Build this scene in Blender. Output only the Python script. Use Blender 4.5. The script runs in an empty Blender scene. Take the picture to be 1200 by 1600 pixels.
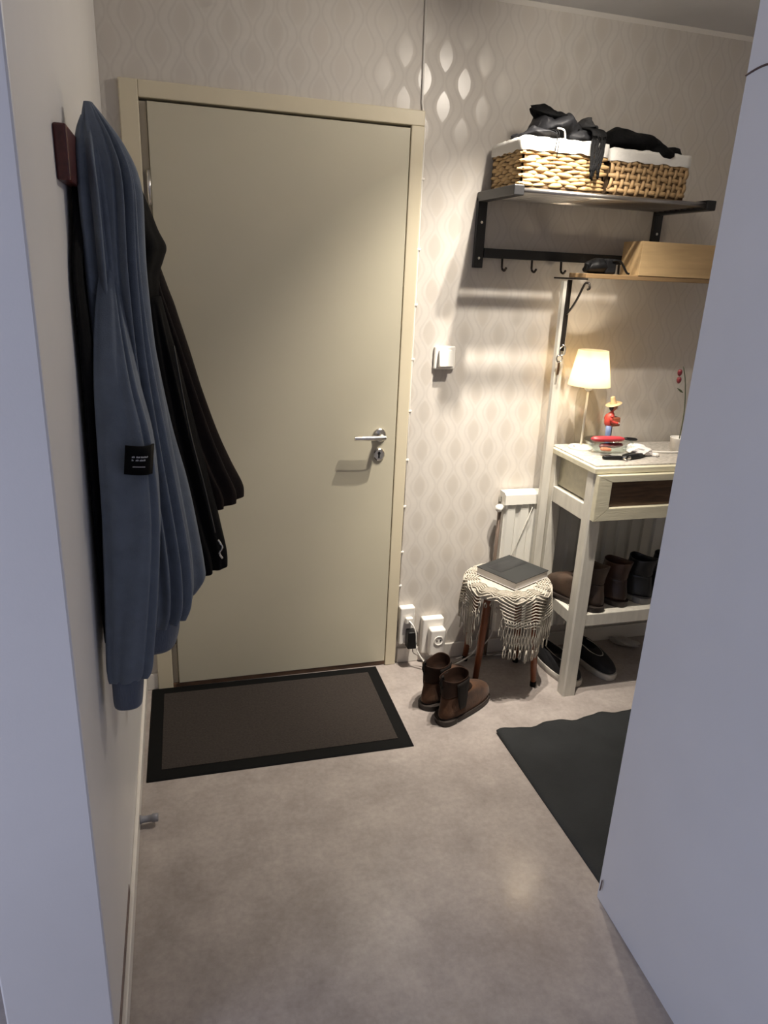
import bpy, bmesh, math, random
from mathutils import Vector, Matrix
random.seed(7)
S = bpy.context.scene
C = S.collection
PI = math.pi

# ------------------------------------------------------------------ camera
cd = bpy.data.cameras.new('camera'); cam = bpy.data.objects.new('camera', cd); C.objects.link(cam)
right = Vector((0.96144651, -0.27150734, 0.04363918))
up = Vector((0.04801956, 0.32201619, 0.94551557))
back = Vector((-0.27076694, -0.90696711, 0.32263901))
cam.matrix_world = Matrix(((right.x, up.x, back.x, 0.0), (right.y, up.y, back.y, 0.0), (right.z, up.z, back.z, 1.59), (0, 0, 0, 1)))
cd.sensor_fit = 'VERTICAL'; cd.sensor_height = 24.0; cd.lens = 1109.0 / 1600.0 * 24.0
cd.clip_start = 0.02
S.camera = cam

# ------------------------------------------------------------------ world, daylight, exposure
w = bpy.data.worlds.new('world'); S.world = w; w.use_nodes = True
w.node_tree.nodes['Background'].inputs[0].default_value = (0.42, 0.52, 0.80, 1)
w.node_tree.nodes['Background'].inputs[1].default_value = 0.10
S.view_settings.view_transform = 'Standard'; S.view_settings.look = 'None'
S.view_settings.exposure = 0.0; S.view_settings.gamma = 1.0; S.view_settings.use_curve_mapping = False

def area_light(name, loc, target, sx, sy, power, col):
    l = bpy.data.lights.new(name, 'AREA'); l.shape = 'RECTANGLE'; l.size = sx; l.size_y = sy
    l.energy = power; l.color = col
    o = bpy.data.objects.new(name, l); C.objects.link(o); o.location = loc
    o.rotation_euler = (Vector(target) - Vector(loc)).to_track_quat('-Z', 'Y').to_euler()
    return o
# daylight entering by the window of the room behind the camera
area_light('window_daylight', (-2.46, 0.0, 1.0), (1.0, 0.0, 0.9), 1.2, 1.1, 43.0, (0.69, 0.75, 1.0))

# ------------------------------------------------------------------ material helpers
MATS = {}
def hexlin(r, g, b):
    f = lambda c: ((c / 255.0) / 12.92) if c <= 10 else (((c / 255.0) + 0.055) / 1.055) ** 2.4
    return (f(r), f(g), f(b), 1)
def mat(name, col, rough=0.6, metal=0.0, var=0.0, scale=8.0, bump=0.0, bscale=None, spec=0.5, stretch=None, col2=None, sheen=0.0, detail=4.0):
    if name in MATS: return MATS[name]
    m = bpy.data.materials.new(name); m.use_nodes = True
    nt = m.node_tree; b = nt.nodes['Principled BSDF']
    b.inputs['Base Color'].default_value = col; b.inputs['Roughness'].default_value = rough
    b.inputs['Metallic'].default_value = metal; b.inputs['Specular IOR Level'].default_value = spec
    if sheen: b.inputs['Sheen Weight'].default_value = sheen
    tc = nt.nodes.new('ShaderNodeTexCoord'); mp = nt.nodes.new('ShaderNodeMapping')
    nt.links.new(tc.outputs['Object'], mp.inputs[0])
    if stretch: mp.inputs['Scale'].default_value = stretch
    if var or col2:
        n = nt.nodes.new('ShaderNodeTexNoise'); n.inputs['Scale'].default_value = scale; n.inputs['Detail'].default_value = detail
        nt.links.new(mp.outputs[0], n.inputs[0])
        r = nt.nodes.new('ShaderNodeValToRGB')
        c2 = col2 if col2 else tuple(min(1, c * (1 + var)) for c in col[:3]) + (1,)
        c1 = col if col2 else tuple(c * (1 - var) for c in col[:3]) + (1,)
        r.color_ramp.elements[0].color = c1; r.color_ramp.elements[1].color = c2
        r.color_ramp.elements[0].position = 0.32; r.color_ramp.elements[1].position = 0.68
        nt.links.new(n.outputs[0], r.inputs[0]); nt.links.new(r.outputs[0], b.inputs['Base Color'])
    if bump:
        n2 = nt.nodes.new('ShaderNodeTexNoise'); n2.inputs['Scale'].default_value = bscale or scale * 4; n2.inputs['Detail'].default_value = 3
        nt.links.new(mp.outputs[0], n2.inputs[0])
        bp = nt.nodes.new('ShaderNodeBump'); bp.inputs['Strength'].default_value = bump; bp.inputs['Distance'].default_value = 0.004
        nt.links.new(n2.outputs[0], bp.inputs['Height']); nt.links.new(bp.outputs[0], b.inputs['Normal'])
    MATS[name] = m
    return m
def emis(name, col, strength):
    m = bpy.data.materials.new(name); m.use_nodes = True; b = m.node_tree.nodes['Principled BSDF']
    b.inputs['Base Color'].default_value = col; b.inputs['Emission Color'].default_value = col; b.inputs['Emission Strength'].default_value = strength
    return m
def glass(name, col=(1, 1, 1, 1), rough=0.03):
    """thin clear glass: see-through with fresnel reflections"""
    m = bpy.data.materials.new(name); m.use_nodes = True; nt = m.node_tree; nt.nodes.clear()
    o = nt.nodes.new('ShaderNodeOutputMaterial'); t = nt.nodes.new('ShaderNodeBsdfTransparent'); g = nt.nodes.new('ShaderNodeBsdfGlossy'); x = nt.nodes.new('ShaderNodeMixShader'); lw = nt.nodes.new('ShaderNodeLayerWeight'); pw_ = nt.nodes.new('ShaderNodeMath'); pw_.operation = 'POWER'; pw_.inputs[1].default_value = 3.0; sc_ = nt.nodes.new('ShaderNodeMath'); sc_.operation = 'MULTIPLY_ADD'; sc_.inputs[1].default_value = 0.30; sc_.inputs[2].default_value = 0.03
    nt.links.new(lw.outputs['Facing'], pw_.inputs[0]); nt.links.new(pw_.outputs[0], sc_.inputs[0]); t.inputs[0].default_value = col; g.inputs['Roughness'].default_value = rough
    nt.links.new(sc_.outputs[0], x.inputs[0]); nt.links.new(t.outputs[0], x.inputs[1]); nt.links.new(g.outputs[0], x.inputs[2]); nt.links.new(x.outputs[0], o.inputs[0])
    return m

def wallpaper():
    m = bpy.data.materials.new('wallpaper_ogee'); m.use_nodes = True; nt = m.node_tree; b = nt.nodes['Principled BSDF']
    tc = nt.nodes.new('ShaderNodeTexCoord'); sp = nt.nodes.new('ShaderNodeSeparateXYZ'); nt.links.new(tc.outputs['Object'], sp.inputs[0])
    def M(op, a, b_=None, c_=None):
        n = nt.nodes.new('ShaderNodeMath'); n.operation = op
        for i, v in enumerate((a, b_, c_)):
            if v is None: continue
            if isinstance(v, (int, float)): n.inputs[i].default_value = v
            else: nt.links.new(v, n.inputs[i])
        return n.outputs[0]
    u = M('DIVIDE', M('ADD', sp.outputs[0], 10.018), 0.1400); v = M('DIVIDE', M('ADD', sp.outputs[2], 10.02), 0.1480)
    def column(u_, v_):
        uu = M('ABSOLUTE', M('SUBTRACT', M('FRACT', M('ADD', u_, 0.5)), 0.5))
        vv = M('SUBTRACT', M('FRACT', M('ADD', v_, 0.5)), 0.5)
        q = M('DIVIDE', vv, 0.33)
        wl = M('MULTIPLY', M('SUBTRACT', 1.0, M('MULTIPLY', q, q)), 0.18)
        leaf = M('SMOOTH_MIN', 1.0, M('MAXIMUM', M('MULTIPLY', M('SUBTRACT', wl, uu), 45.0), 0.0), 0.1)
        wo = M('ADD', 0.03, M('MULTIPLY', M('ADD', M('COSINE', M('MULTIPLY', vv, 2 * PI)), 1.0), 0.115))
        line = M('MAXIMUM', M('SUBTRACT', 1.0, M('MULTIPLY', M('ABSOLUTE', M('SUBTRACT', uu, wo)), 21.0)), 0.0)
        return leaf, line
    l1, o1 = column(u, v); l2, o2 = column(M('ADD', u, 0.5), M('ADD', v, 0.5))
    leaf = M('MINIMUM', M('MAXIMUM', l1, l2), 1.0); line = M('MAXIMUM', o1, o2)
    n = nt.nodes.new('ShaderNodeTexNoise'); n.inputs['Scale'].default_value = 60; n.inputs['Detail'].default_value = 3
    nt.links.new(tc.outputs['Object'], n.inputs[0])
    def mix(fac, a, c):
        x = nt.nodes.new('ShaderNodeMix'); x.data_type = 'RGBA'
        nt.links.new(fac, x.inputs['Factor'])
        for k, val in ((6, a), (7, c)):
            if isinstance(val, tuple): x.inputs[k].default_value = val
            else: nt.links.new(val, x.inputs[k])
        return x.outputs[2]
    base = mix(n.outputs[0], (0.575, 0.535, 0.485, 1), (0.62, 0.58, 0.53, 1))
    c1 = mix(line, base, (0.55, 0.51, 0.465, 1))
    c2 = mix(leaf, c1, (0.555, 0.51, 0.455, 1))
    nt.links.new(c2, b.inputs['Base Color'])
    nt.links.new(M('SUBTRACT', 0.60, M('MULTIPLY', leaf, 0.27)), b.inputs['Roughness'])
    nt.links.new(M('ADD', 0.25, M('MULTIPLY', leaf, 0.75)), b.inputs['Specular IOR Level'])
    return m

def floor_vinyl():
    m = bpy.data.materials.new('vinyl_floor'); m.use_nodes = True; nt = m.node_tree; b = nt.nodes['Principled BSDF']
    tc = nt.nodes.new('ShaderNodeTexCoord')
    def noise(s, d, r=0.6):
        n = nt.nodes.new('ShaderNodeTexNoise'); n.inputs['Scale'].default_value = s; n.inputs['Detail'].default_value = d; n.inputs['Roughness'].default_value = r
        nt.links.new(tc.outputs['Object'], n.inputs[0]); return n.outputs[0]
    r1 = nt.nodes.new('ShaderNodeValToRGB'); nt.links.new(noise(5.5, 7, 0.65), r1.inputs[0])
    r1.color_ramp.elements[0].position = 0.30; r1.color_ramp.elements[0].color = (0.285, 0.250, 0.232, 1)
    r1.color_ramp.elements[1].position = 0.72; r1.color_ramp.elements[1].color = (0.43, 0.385, 0.355, 1)
    r2 = nt.nodes.new('ShaderNodeValToRGB'); nt.links.new(noise(60, 5), r2.inputs[0])
    r2.color_ramp.elements[0].position = 0.3; r2.color_ramp.elements[0].color = (0.90, 0.89, 0.89, 1)
    r2.color_ramp.elements[1].position = 0.7; r2.color_ramp.elements[1].color = (1.08, 1.07, 1.06, 1)
    x = nt.nodes.new('ShaderNodeMix'); x.data_type = 'RGBA'; x.blend_type = 'MULTIPLY'; x.inputs['Factor'].default_value = 1
    nt.links.new(r1.outputs[0], x.inputs[6]); nt.links.new(r2.outputs[0], x.inputs[7]); nt.links.new(x.outputs[2], b.inputs['Base Color'])
    mr = nt.nodes.new('ShaderNodeMapRange'); mr.inputs[3].default_value = 0.13; mr.inputs[4].default_value = 0.26
    nt.links.new(noise(9, 4), mr.inputs[0]); nt.links.new(mr.outputs[0], b.inputs['Roughness'])
    bp = nt.nodes.new('ShaderNodeBump'); bp.inputs['Strength'].default_value = 0.12; bp.inputs['Distance'].default_value = 0.002
    nt.links.new(noise(45, 3), bp.inputs['Height']); nt.links.new(bp.outputs[0], b.inputs['Normal'])
    b.inputs['Specular IOR Level'].default_value = 0.5
    return m

# ------------------------------------------------------------------ mesh helpers
def obj(name, bm, m, parent=None, smooth=False):
    me = bpy.data.meshes.new(name)
    bmesh.ops.recalc_face_normals(bm, faces=bm.faces)
    bm.to_mesh(me); bm.free()
    if m: me.materials.append(m)
    if smooth:
        for p in me.polygons: p.use_smooth = True
    o = bpy.data.objects.new(name, me); C.objects.link(o)
    if parent: o.parent = parent
    return o
def autosmooth(o, ang=0.7):
    me = o.data
    bm = bmesh.new(); bm.from_mesh(me)
    for e in bm.edges:
        if len(e.link_faces) == 2 and e.calc_face_angle(0) > ang: e.smooth = False
    for f in bm.faces: f.smooth = True
    bm.to_mesh(me); bm.free()
    return o
def box(bm, x0, x1, y0, y1, z0, z1, bev=0.0, seg=2):
    vs = [bm.verts.new((x, y, z)) for z in (z0, z1) for y in (y0, y1) for x in (x0, x1)]
    fs = [(0, 1, 3, 2), (4, 6, 7, 5), (0, 4, 5, 1), (2, 3, 7, 6), (0, 2, 6, 4), (1, 5, 7, 3)]
    faces = [bm.faces.new([vs[i] for i in f]) for f in fs]
    if bev:
        es = list({e for f in faces for e in f.edges})
        bmesh.ops.bevel(bm, geom=es, offset=bev, segments=seg, affect='EDGES', profile=0.5)
    return bm
def mbox(*a, **k):
    return box(bmesh.new(), *a, **k)
def loft(bm, rings, cap0=True, cap1=True):
    prev = None; first = None
    for r in rings:
        vs = [bm.verts.new(p) for p in r]
        if prev:
            n = len(vs)
            for i in range(n):
                bm.faces.new((prev[i], prev[(i + 1) % n], vs[(i + 1) % n], vs[i]))
        else: first = vs
        prev = vs
    if cap0: bm.faces.new(first[::-1])
    if cap1: bm.faces.new(prev)
    return bm
def lathe(prof, n=24, cx=0, cy=0, bm=None, cap0=True, cap1=True):
    bm = bm or bmesh.new()
    rings = [[(cx + r * math.cos(2 * PI * i / n), cy + r * math.sin(2 * PI * i / n), z) for i in range(n)] for r, z in prof]
    return loft(bm, rings, cap0, cap1)
def tube(bm, pts, r, n=8, taper=None, closed=False):
    pts = [Vector(p) for p in pts]; rings = []
    ref = Vector((0, 0, 1))
    for i, p in enumerate(pts):
        t = (pts[min(i + 1, len(pts) - 1)] - pts[max(i - 1, 0)]).normalized()
        a = ref if abs(t.dot(ref)) < 0.9 else Vector((0, 1, 0))
        s = t.cross(a).normalized(); q = s.cross(t).normalized()
        rr = r if not taper else taper[i]
        rings.append([p + (s * math.cos(2 * PI * k / n) + q * math.sin(2 * PI * k / n)) * rr for k in range(n)])
    return loft(bm, rings)
def spline(pts, sub=8):
    P = [Vector(p) for p in pts]; out = []
    for i in range(len(P) - 1):
        p0 = P[max(i - 1, 0)]; p1 = P[i]; p2 = P[i + 1]; p3 = P[min(i + 2, len(P) - 1)]
        for k in range(sub):
            t = k / sub
            out.append(0.5 * ((2 * p1) + (p2 - p0) * t + (2 * p0 - 5 * p1 + 4 * p2 - p3) * t * t + (3 * p1 - p0 - 3 * p2 + p3) * t ** 3))
    out.append(P[-1]); return out
def prism(bm, poly, axis, a, b, bev=0.0):
    def P(u, v, w_):
        return {'x': (w_, u, v), 'y': (u, w_, v), 'z': (u, v, w_)}[axis]
    A = [bm.verts.new(P(u, v, a)) for u, v in poly]; B = [bm.verts.new(P(u, v, b)) for u, v in poly]
    n = len(poly); fs = [bm.faces.new(A), bm.faces.new(B)]
    for i in range(n): fs.append(bm.faces.new((A[i], A[(i + 1) % n], B[(i + 1) % n], B[i])))
    if bev:
        es = list({e for f in fs[:2] for e in f.edges})
        bmesh.ops.bevel(bm, geom=es, offset=bev, segments=2, affect='EDGES')
    return bm
def xf(bm, loc=(0, 0, 0), rz=0.0, sc=1.0):
    bmesh.ops.transform(bm, matrix=Matrix.Translation(loc) @ Matrix.Rotation(rz, 4, 'Z') @ Matrix.Scale(sc, 4), verts=bm.verts)
    return bm
def thing(name, label, cat, loc=(0, 0, 0), rz=0.0, group=None):
    o = bpy.data.objects.new(name, None); o.empty_display_size = 0.05; C.objects.link(o)
    o.location = loc; o.rotation_euler = (0, 0, rz); tag(o, label, cat, group); return o
def tag(o, label, cat, group=None, kind=None):
    o['label'] = label; o['category'] = cat
    if group: o['group'] = group
    if kind: o['kind'] = kind
    return o
def struct(name, bm, m, parent=None, label=None, cat=None):
    o = obj(name, bm, m, parent)
    if not parent: o['kind'] = 'structure'
    if label: o['label'] = label
    if cat: o['category'] = cat
    return o
def shade(o, lab): o['label'] = lab; return o

# ------------------------------------------------------------------ materials
white_paint = mat('white_wall_paint', (0.75, 0.73, 0.71, 1), 0.42, var=0.03, scale=3, bump=0.04, bscale=300)
wall_blue = mat('painted_wall', (0.60, 0.60, 0.61, 1), 0.55, var=0.02, scale=4, bump=0.04, bscale=400)
door_cream = mat('cream_door_paint', (0.53, 0.49, 0.375, 1), 0.38, var=0.02, scale=4)
casing_cream = mat('cream_casing_paint', (0.64, 0.57, 0.42, 1), 0.36, var=0.02, scale=5)
frame_dark = mat('door_rebate_shade', (0.46, 0.41, 0.32, 1), 0.5)  # cream darkened to carry the shade of the gap beside the leaf
ceil_m = mat('ceiling_paint', (0.62, 0.61, 0.60, 1), 0.7, var=0.03, scale=6, bump=0.1, bscale=120)
trim_white = mat('white_trim_paint', (0.74, 0.70, 0.64, 1), 0.35)
plastic_white = mat('white_plastic', (0.78, 0.75, 0.70, 1), 0.3)
plastic_black = mat('black_plastic', (0.007, 0.007, 0.0075, 1), 0.4, spec=0.3)
chrome = mat('brushed_steel', (0.62, 0.60, 0.57, 1), 0.22, metal=1.0)
steel = mat('shelf_steel_tube', (0.50, 0.48, 0.46, 1), 0.3, metal=1.0)
black_metal = mat('black_lacquered_metal', (0.013, 0.013, 0.014, 1), 0.4)
dark_iron = mat('wrought_iron', (0.035, 0.028, 0.024, 1), 0.45, metal=0.6)
dirt_m = mat('dark_scuff', (0.08, 0.05, 0.045, 1), 0.8)

# ------------------------------------------------------------------ the setting
HC = 2.45; WY = 2.546; LX = -0.18
struct('floor', mbox(-2.6, 2.7, -2.5, 2.62, -0.05, 0.0), floor_vinyl())
struct('ceiling', mbox(-2.6, 2.7, -2.5, 2.62, HC, HC + 0.06), ceil_m)
# back wall with door opening: three blocks joined in one mesh
bm = bmesh.new()
box(bm, -0.40, -0.095, WY, WY + 0.10, 0, HC); box(bm, 0.805, 2.70, WY, WY + 0.10, 0, HC); box(bm, -0.095, 0.805, WY, WY + 0.10, 2.07, HC)
struct('wall_back', bm, wallpaper())
struct('wall_left', mbox(-0.365, LX, 1.085, WY, 0, HC, bev=0.004), white_paint)
bm = bmesh.new()
prism(bm, [(1.033, 1.272), (0.965, 0.0), (0.84, -2.36), (2.6, -2.36), (2.6, 1.22), (1.14, 1.272)], 'z', 0, HC)
es = [e for e in bm.edges if abs(e.verts[0].co.z - e.verts[1].co.z) > 1 and min(abs(e.verts[0].co.x - 1.033), 1) < 0.001]
bmesh.ops.bevel(bm, geom=es, offset=0.012, segments=4, affect='EDGES')
wr = struct('wall_right', bm, wall_blue)
autosmooth(wr, 0.6)
# a fine crack in the plaster high on the right wall
bm = bmesh.new()
pts = [(1.0332 - 0.0535 * t + 0.0 - 0.0008, 1.262 - t, 1.957 + 0.004 * math.sin(t * 40) + 0.05 * t) for t in [i * 0.012 for i in range(22)]]
tube(bm, pts, 0.0022, 5)
o = obj('crack', bm, dirt_m, wr, True); shade(o, 'fine dark crack in the plaster')
bm = bmesh.new(); tube(bm, [(1.0255, 1.243, 0.075), (1.0245, 1.2425, 0.055), (1.0245, 1.244, 0.04)], 0.0018, 5)
shade(obj('scuff', bm, dirt_m, wr, True), 'small dark chip near the floor corner')
struct('wall_hall_right', mbox(2.60, 2.70, 1.0, WY, 0, HC), white_paint)
struct('wall_room_left', mbox(-2.5, -0.365, 2.0, 2.1, 0, HC), wall_blue)
struct('wall_rear', mbox(-2.6, 0.84, -2.5, -2.36, 0, HC), wall_blue)
# left wall of the room behind the camera, with its window
bm = bmesh.new()
box(bm, -2.6, -2.5, -2.36, -0.65, 0, HC); box(bm, -2.6, -2.5, 0.65, 2.0, 0, HC)
box(bm, -2.6, -2.5, -0.65, 0.65, 0, 0.40); box(bm, -2.6, -2.5, -0.65, 0.65, 1.70, HC)
struct('wall_far_left', bm, wall_blue)
bm = bmesh.new()
for a in ((-0.65, -0.60, 0.40, 1.70), (0.60, 0.65, 0.40, 1.70), (-0.60, 0.60, 0.40, 0.45), (-0.60, 0.60, 1.65, 1.70), (-0.02, 0.02, 0.45, 1.65)):
    box(bm, -2.57, -2.52, a[0], a[1], a[2], a[3])
win = struct('window_1', bm, trim_white)
obj('pane', mbox(-2.547, -2.543, -0.60, 0.60, 0.45, 1.65), glass('window_glass'), win)
# baseboards
struct('baseboard_left', mbox(LX, LX + 0.011, 1.085, WY, 0, 0.058, bev=0.003), trim_white)
bm = bmesh.new(); box(bm, 0.845, 2.60, WY - 0.012, WY, 0, 0.068, bev=0.003)
struct('baseboard_back', bm, trim_white)
box_b = mbox(LX + 0.011, -0.128, WY - 0.012, WY, 0, 0.068, bev=0.002)
struct('baseboard_corner', box_b, trim_white)
bm = bmesh.new(); prism(bm, [(WY - 0.012, HC), (WY, HC), (WY, HC - 0.012)], 'x', LX, 2.6)
struct('trim_1', bm, trim_white)

# brown scuff of bare edge on the left baseboard
bm = bmesh.new(); box(bm, LX, LX + 0.0016, 1.14, 1.50, 0.062, 0.092)
shade(obj('worn_edge', bm, mat('worn_plaster', (0.22, 0.16, 0.14, 1), 0.8, var=0.3, scale=20), bpy.data.objects['wall_left']), 'brown worn strip above the baseboard')

# ------------------------------------------------------------------ entrance door
dr = bpy.data.objects.new('door_1', None); C.objects.link(dr); dr['kind'] = 'structure'
dr.location = (0.36, WY, 0)
def dpart(name, bm, m, smooth=False, parent=None):
    xf(bm, (-0.36, -WY, 0)); return obj(name, bm, m, parent or dr, smooth)
lx0, lx1, lz1 = -0.050, 0.786, 2.040
bm = bmesh.new()
box(bm, -0.128, -0.073, WY - 0.020, WY + 0.02, 0, 2.095, bev=0.003)
dpart('casing', bm, casing_cream)
bm = bmesh.new(); box(bm, 0.789, 0.834, WY - 0.020, WY + 0.02, 0, 2.0485, bev=0.003); dpart('casing', bm, casing_cream)
bm = bmesh.new(); box(bm, -0.073, 0.834, WY - 0.020, WY + 0.02, 2.0485, 2.095, bev=0.003); dpart('casing', bm, casing_cream)
dpart('rebate', mbox(-0.073, -0.052, WY - 0.004, WY + 0.02, 0, 2.04), frame_dark)
dpart('leak_blocker', mbox(-0.094, 0.804, WY + 0.03, WY + 0.09, 0.0, 2.069), frame_dark)  # added block behind the leaf, stops sky light leaking through the gaps
leaf = dpart('door_leaf', mbox(lx0, lx1, WY - 0.019, WY + 0.025, 0.022, lz1, bev=0.0025), door_cream)
dpart('threshold', mbox(-0.073, 0.80, WY - 0.012, WY + 0.06, 0, 0.018, bev=0.003), mat('threshold_wood', (0.16, 0.09, 0.05, 1), 0.5, var=0.2, scale=20))
for z in (0.25, 1.80):
    dpart('hinge', lathe([(0.007, z - 0.05), (0.007, z + 0.05)], 10, -0.056, WY - 0.018), chrome, True)
# lever handle, rose, keyhole
hx, hz, hy = 0.722, 1.000, WY - 0.019
hd = bmesh.new()
n = 24
loft(hd, [[(hx + r * math.cos(2 * PI * i / n), hy - d, hz + r * math.sin(2 * PI * i / n)) for i in range(n)] for r, d in ((0.026, 0), (0.026, 0.006), (0.022, 0.010), (0.012, 0.011), (0.010, 0.04))])
handle = dpart('door_handle', hd, chrome)
autosmooth(handle, 0.6)
bm = bmesh.new(); tube(bm, spline([(hx + 0.010, hy - 0.050, hz), (hx - 0.02, hy - 0.053, hz), (hx - 0.06, hy - 0.053, hz), (hx - 0.108, hy - 0.052, hz)], 4), 0.0085, 12)
xf(bm, (-0.36, -WY, 0)); autosmooth(obj('lever', bm, chrome, handle), 0.8)
kz = 0.925
bm = bmesh.new()
loft(bm, [[(hx + 0.001 + r * math.cos(2 * PI * i / n) * 0.92, hy - d, kz + r * math.sin(2 * PI * i / n)) for i in range(n)] for r, d in ((0.024, 0), (0.024, 0.005), (0.020, 0.008))])
kp = dpart('keyhole_plate', bm, chrome); autosmooth(kp, 0.6)
bm = bmesh.new(); prism(bm, [(hx - 0.003, kz - 0.013), (hx + 0.003, kz - 0.013), (hx + 0.003, kz), (hx + 0.006, kz + 0.006), (hx + 0.003, kz + 0.012), (hx - 0.003, kz + 0.012), (hx - 0.006, kz + 0.006), (hx - 0.003, kz)], 'y', hy - 0.0088, hy - 0.004)
xf(bm, (-0.36, -WY, 0)); obj('keyhole', bm, plastic_black, kp)

# white cable clipped beside the casing
cb = bmesh.new(); tube(cb, [(0.820, WY - 0.004, HC - 0.03), (0.826, WY - 0.004, 2.12), (0.8395, WY - 0.0045, 2.05), (0.8395, WY - 0.0045, 1.2), (0.8395, WY - 0.0045, 0.26)], 0.0036, 8)
cable = tag(obj('wall_cable', cb, plastic_white, None, True), 'thin white cable clipped along the right side of the door casing', 'cable')
for z in (1.89, 1.663, 1.475, 1.281, 1.087, 0.896, 0.705, 0.51, 0.36):
    bm = bmesh.new(); box(bm, 0.835, 0.849, WY - 0.0095, WY - 0.0005, z - 0.004, z + 0.004, bev=0.0015)
    obj('cable_clip', bm, plastic_white, cable)

# ------------------------------------------------------------------ switch and sockets
sw = thing('light_switch', 'white light switch with a raised rocker on the patterned wallpaper', 'switch', (0.966, WY, 1.288))
obj('plate', mbox(-0.042, 0.042, -0.013, 0.0, -0.043, 0.043, bev=0.006, seg=3), plastic_white, sw)
bm = bmesh.new(); prism(bm, [(-0.013, 0.030), (-0.024, 0.028), (-0.037, -0.028), (-0.034, -0.033), (-0.013, -0.033)], 'x', -0.026, 0.026, bev=0.002)
obj('rocker', bm, plastic_white, sw)

s1 = thing('wall_socket', 'double white wall socket right beside the door casing holding a black adapter', 'socket', (0.872, WY, 0.185))
obj('socket_body', mbox(-0.030, 0.034, -0.034, 0.0, -0.085, 0.085, bev=0.006, seg=3), plastic_white, s1)
bm = bmesh.new(); lathe([(0.019, -0.0355), (0.019, -0.0335)], 20, bm=bm)
bmesh.ops.transform(bm, matrix=Matrix.Translation((0.002, 0, 0.035)) @ Matrix.Rotation(PI / 2, 4, 'X') @ Matrix.Translation((0, 0, 0.069)), verts=bm.verts)
bm.free()
pl = thing('white_plug', 'white plug with its cord in the upper opening of the double socket', 'plug', (0.876, WY - 0.0345, 0.215))
bm = bmesh.new(); box(bm, -0.015, 0.017, -0.018, 0.0, -0.014, 0.016, bev=0.006, seg=3); obj('plug_body', bm, plastic_white, pl)
bm = bmesh.new(); tube(bm, spline([(0.0, -0.017, 0.002), (0.012, -0.034, -0.012), (0.025, -0.040, -0.05), (0.032, -0.040, -0.12), (0.075, -0.060, -0.188), (0.13, -0.065, -0.209), (0.21, -0.052, -0.205), (0.30, -0.028, -0.170), (0.335, -0.020, -0.09)], 8), 0.0033, 8)
obj('cord', bm, plastic_white, pl, True)
ad = thing('power_adapter', 'black power adapter plugged into the lower half of the double socket', 'adapter', (0.889, WY - 0.0345, 0.137))
obj('adapter_body', mbox(-0.022, 0.020, -0.042, 0.0, -0.040, 0.040, bev=0.006, seg=3), plastic_black, ad)
bm = bmesh.new(); tube(bm, spline([(0.004, -0.03, -0.040), (0.008, -0.034, -0.062), (0.040, -0.030, -0.085), (0.085, -0.052, -0.120), (0.13, -0.055, -0.132), (0.20, -0.035, -0.128), (0.29, -0.030, -0.110), (0.37, -0.02, -0.124), (0.45, -0.035, -0.098)], 8), 0.0022, 6)
obj('cord', bm, mat('grey_cord', (0.30, 0.27, 0.24, 1), 0.5), ad, True)
s2 = thing('wall_socket', 'white wall socket above the baseboard with a timer plugged in', 'socket', (0.993, WY, 0.125))
obj('socket_body', mbox(-0.050, 0.045, -0.036, 0.0, -0.078, 0.085, bev=0.006, seg=3), plastic_white, s2)
tm = thing('plug_timer', 'white plug-in timer with round grounded outlet on the right wall socket', 'timer', (0.998, WY - 0.0365, 0.115))
obj('timer_body', mbox(-0.032, 0.036, -0.042, 0.0, -0.060, 0.062, bev=0.008, seg=3), plastic_white, tm)
bm = bmesh.new()
loft(bm, [[(0.004 + r * math.cos(2 * PI * i / n), -d, 0.012 + r * math.sin(2 * PI * i / n)) for i in range(n)] for r, d in ((0.021, 0.041), (0.021, 0.0455), (0.0175, 0.0455), (0.0165, 0.043))])
outl = obj('outlet_ring', bm, plastic_white, tm); autosmooth(outl, 0.5)
for sx in (-1, 1):
    bm = bmesh.new(); box(bm, 0.004 + sx * 0.008 - 0.0025, 0.004 + sx * 0.008 + 0.0025, -0.0445, -0.0425, 0.009, 0.015); obj('pin_hole', bm, plastic_black, outl)
bm = bmesh.new(); tube(bm, spline([(1.10, WY - 0.05, 0.012), (1.17, WY - 0.045, 0.03), (1.24, WY - 0.05, 0.085), (1.28, WY - 0.03, 0.16), (1.262, WY - 0.022, 0.20), (1.22, WY - 0.022, 0.15), (1.20, WY - 0.03, 0.06), (1.25, WY - 0.04, 0.012), (1.34, WY - 0.05, 0.008)], 8), 0.003, 7)
tag(obj('loose_cable', bm, plastic_white, None, True), 'loose looped white cable on the baseboard behind the stool', 'cable')

# ------------------------------------------------------------------ radiator
rd = thing('radiator', 'white ribbed panel radiator on the wall behind the stool and hall table', 'radiator', (1.253, WY, 0))
bm = bmesh.new()
pts = []; N = 15; L = 0.90
for i in range(N):
    a = i * L / N; p = L / N
    pts += [(a + 0.10 * p, -0.054), (a + 0.22 * p, -0.063), (a + 0.78 * p, -0.063), (a + 0.90 * p, -0.054)]
pts = [(0.0, -0.054)] + pts + [(L, -0.054), (L, -0.022), (0.0, -0.022)]
prism(bm, pts, 'z', 0.135, 0.735)
rm = mat('radiator_enamel', (0.70, 0.68, 0.62, 1), 0.35)
obj('panel', bm, rm, rd)
bm = bmesh.new(); prism(bm, [(-0.070, 0.712), (-0.067, 0.752), (-0.055, 0.760), (-0.012, 0.760), (-0.012, 0.712), (-0.018, 0.712), (-0.018, 0.735), (-0.062, 0.735), (-0.064, 0.712)], 'x', -0.004, L + 0.004); obj('top_grille', bm, rm, rd)
for x in (0.10, 0.74): obj('bracket', mbox(x, x + 0.04, -0.022, -0.0008, 0.60, 0.66), rm, rd)
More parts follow.
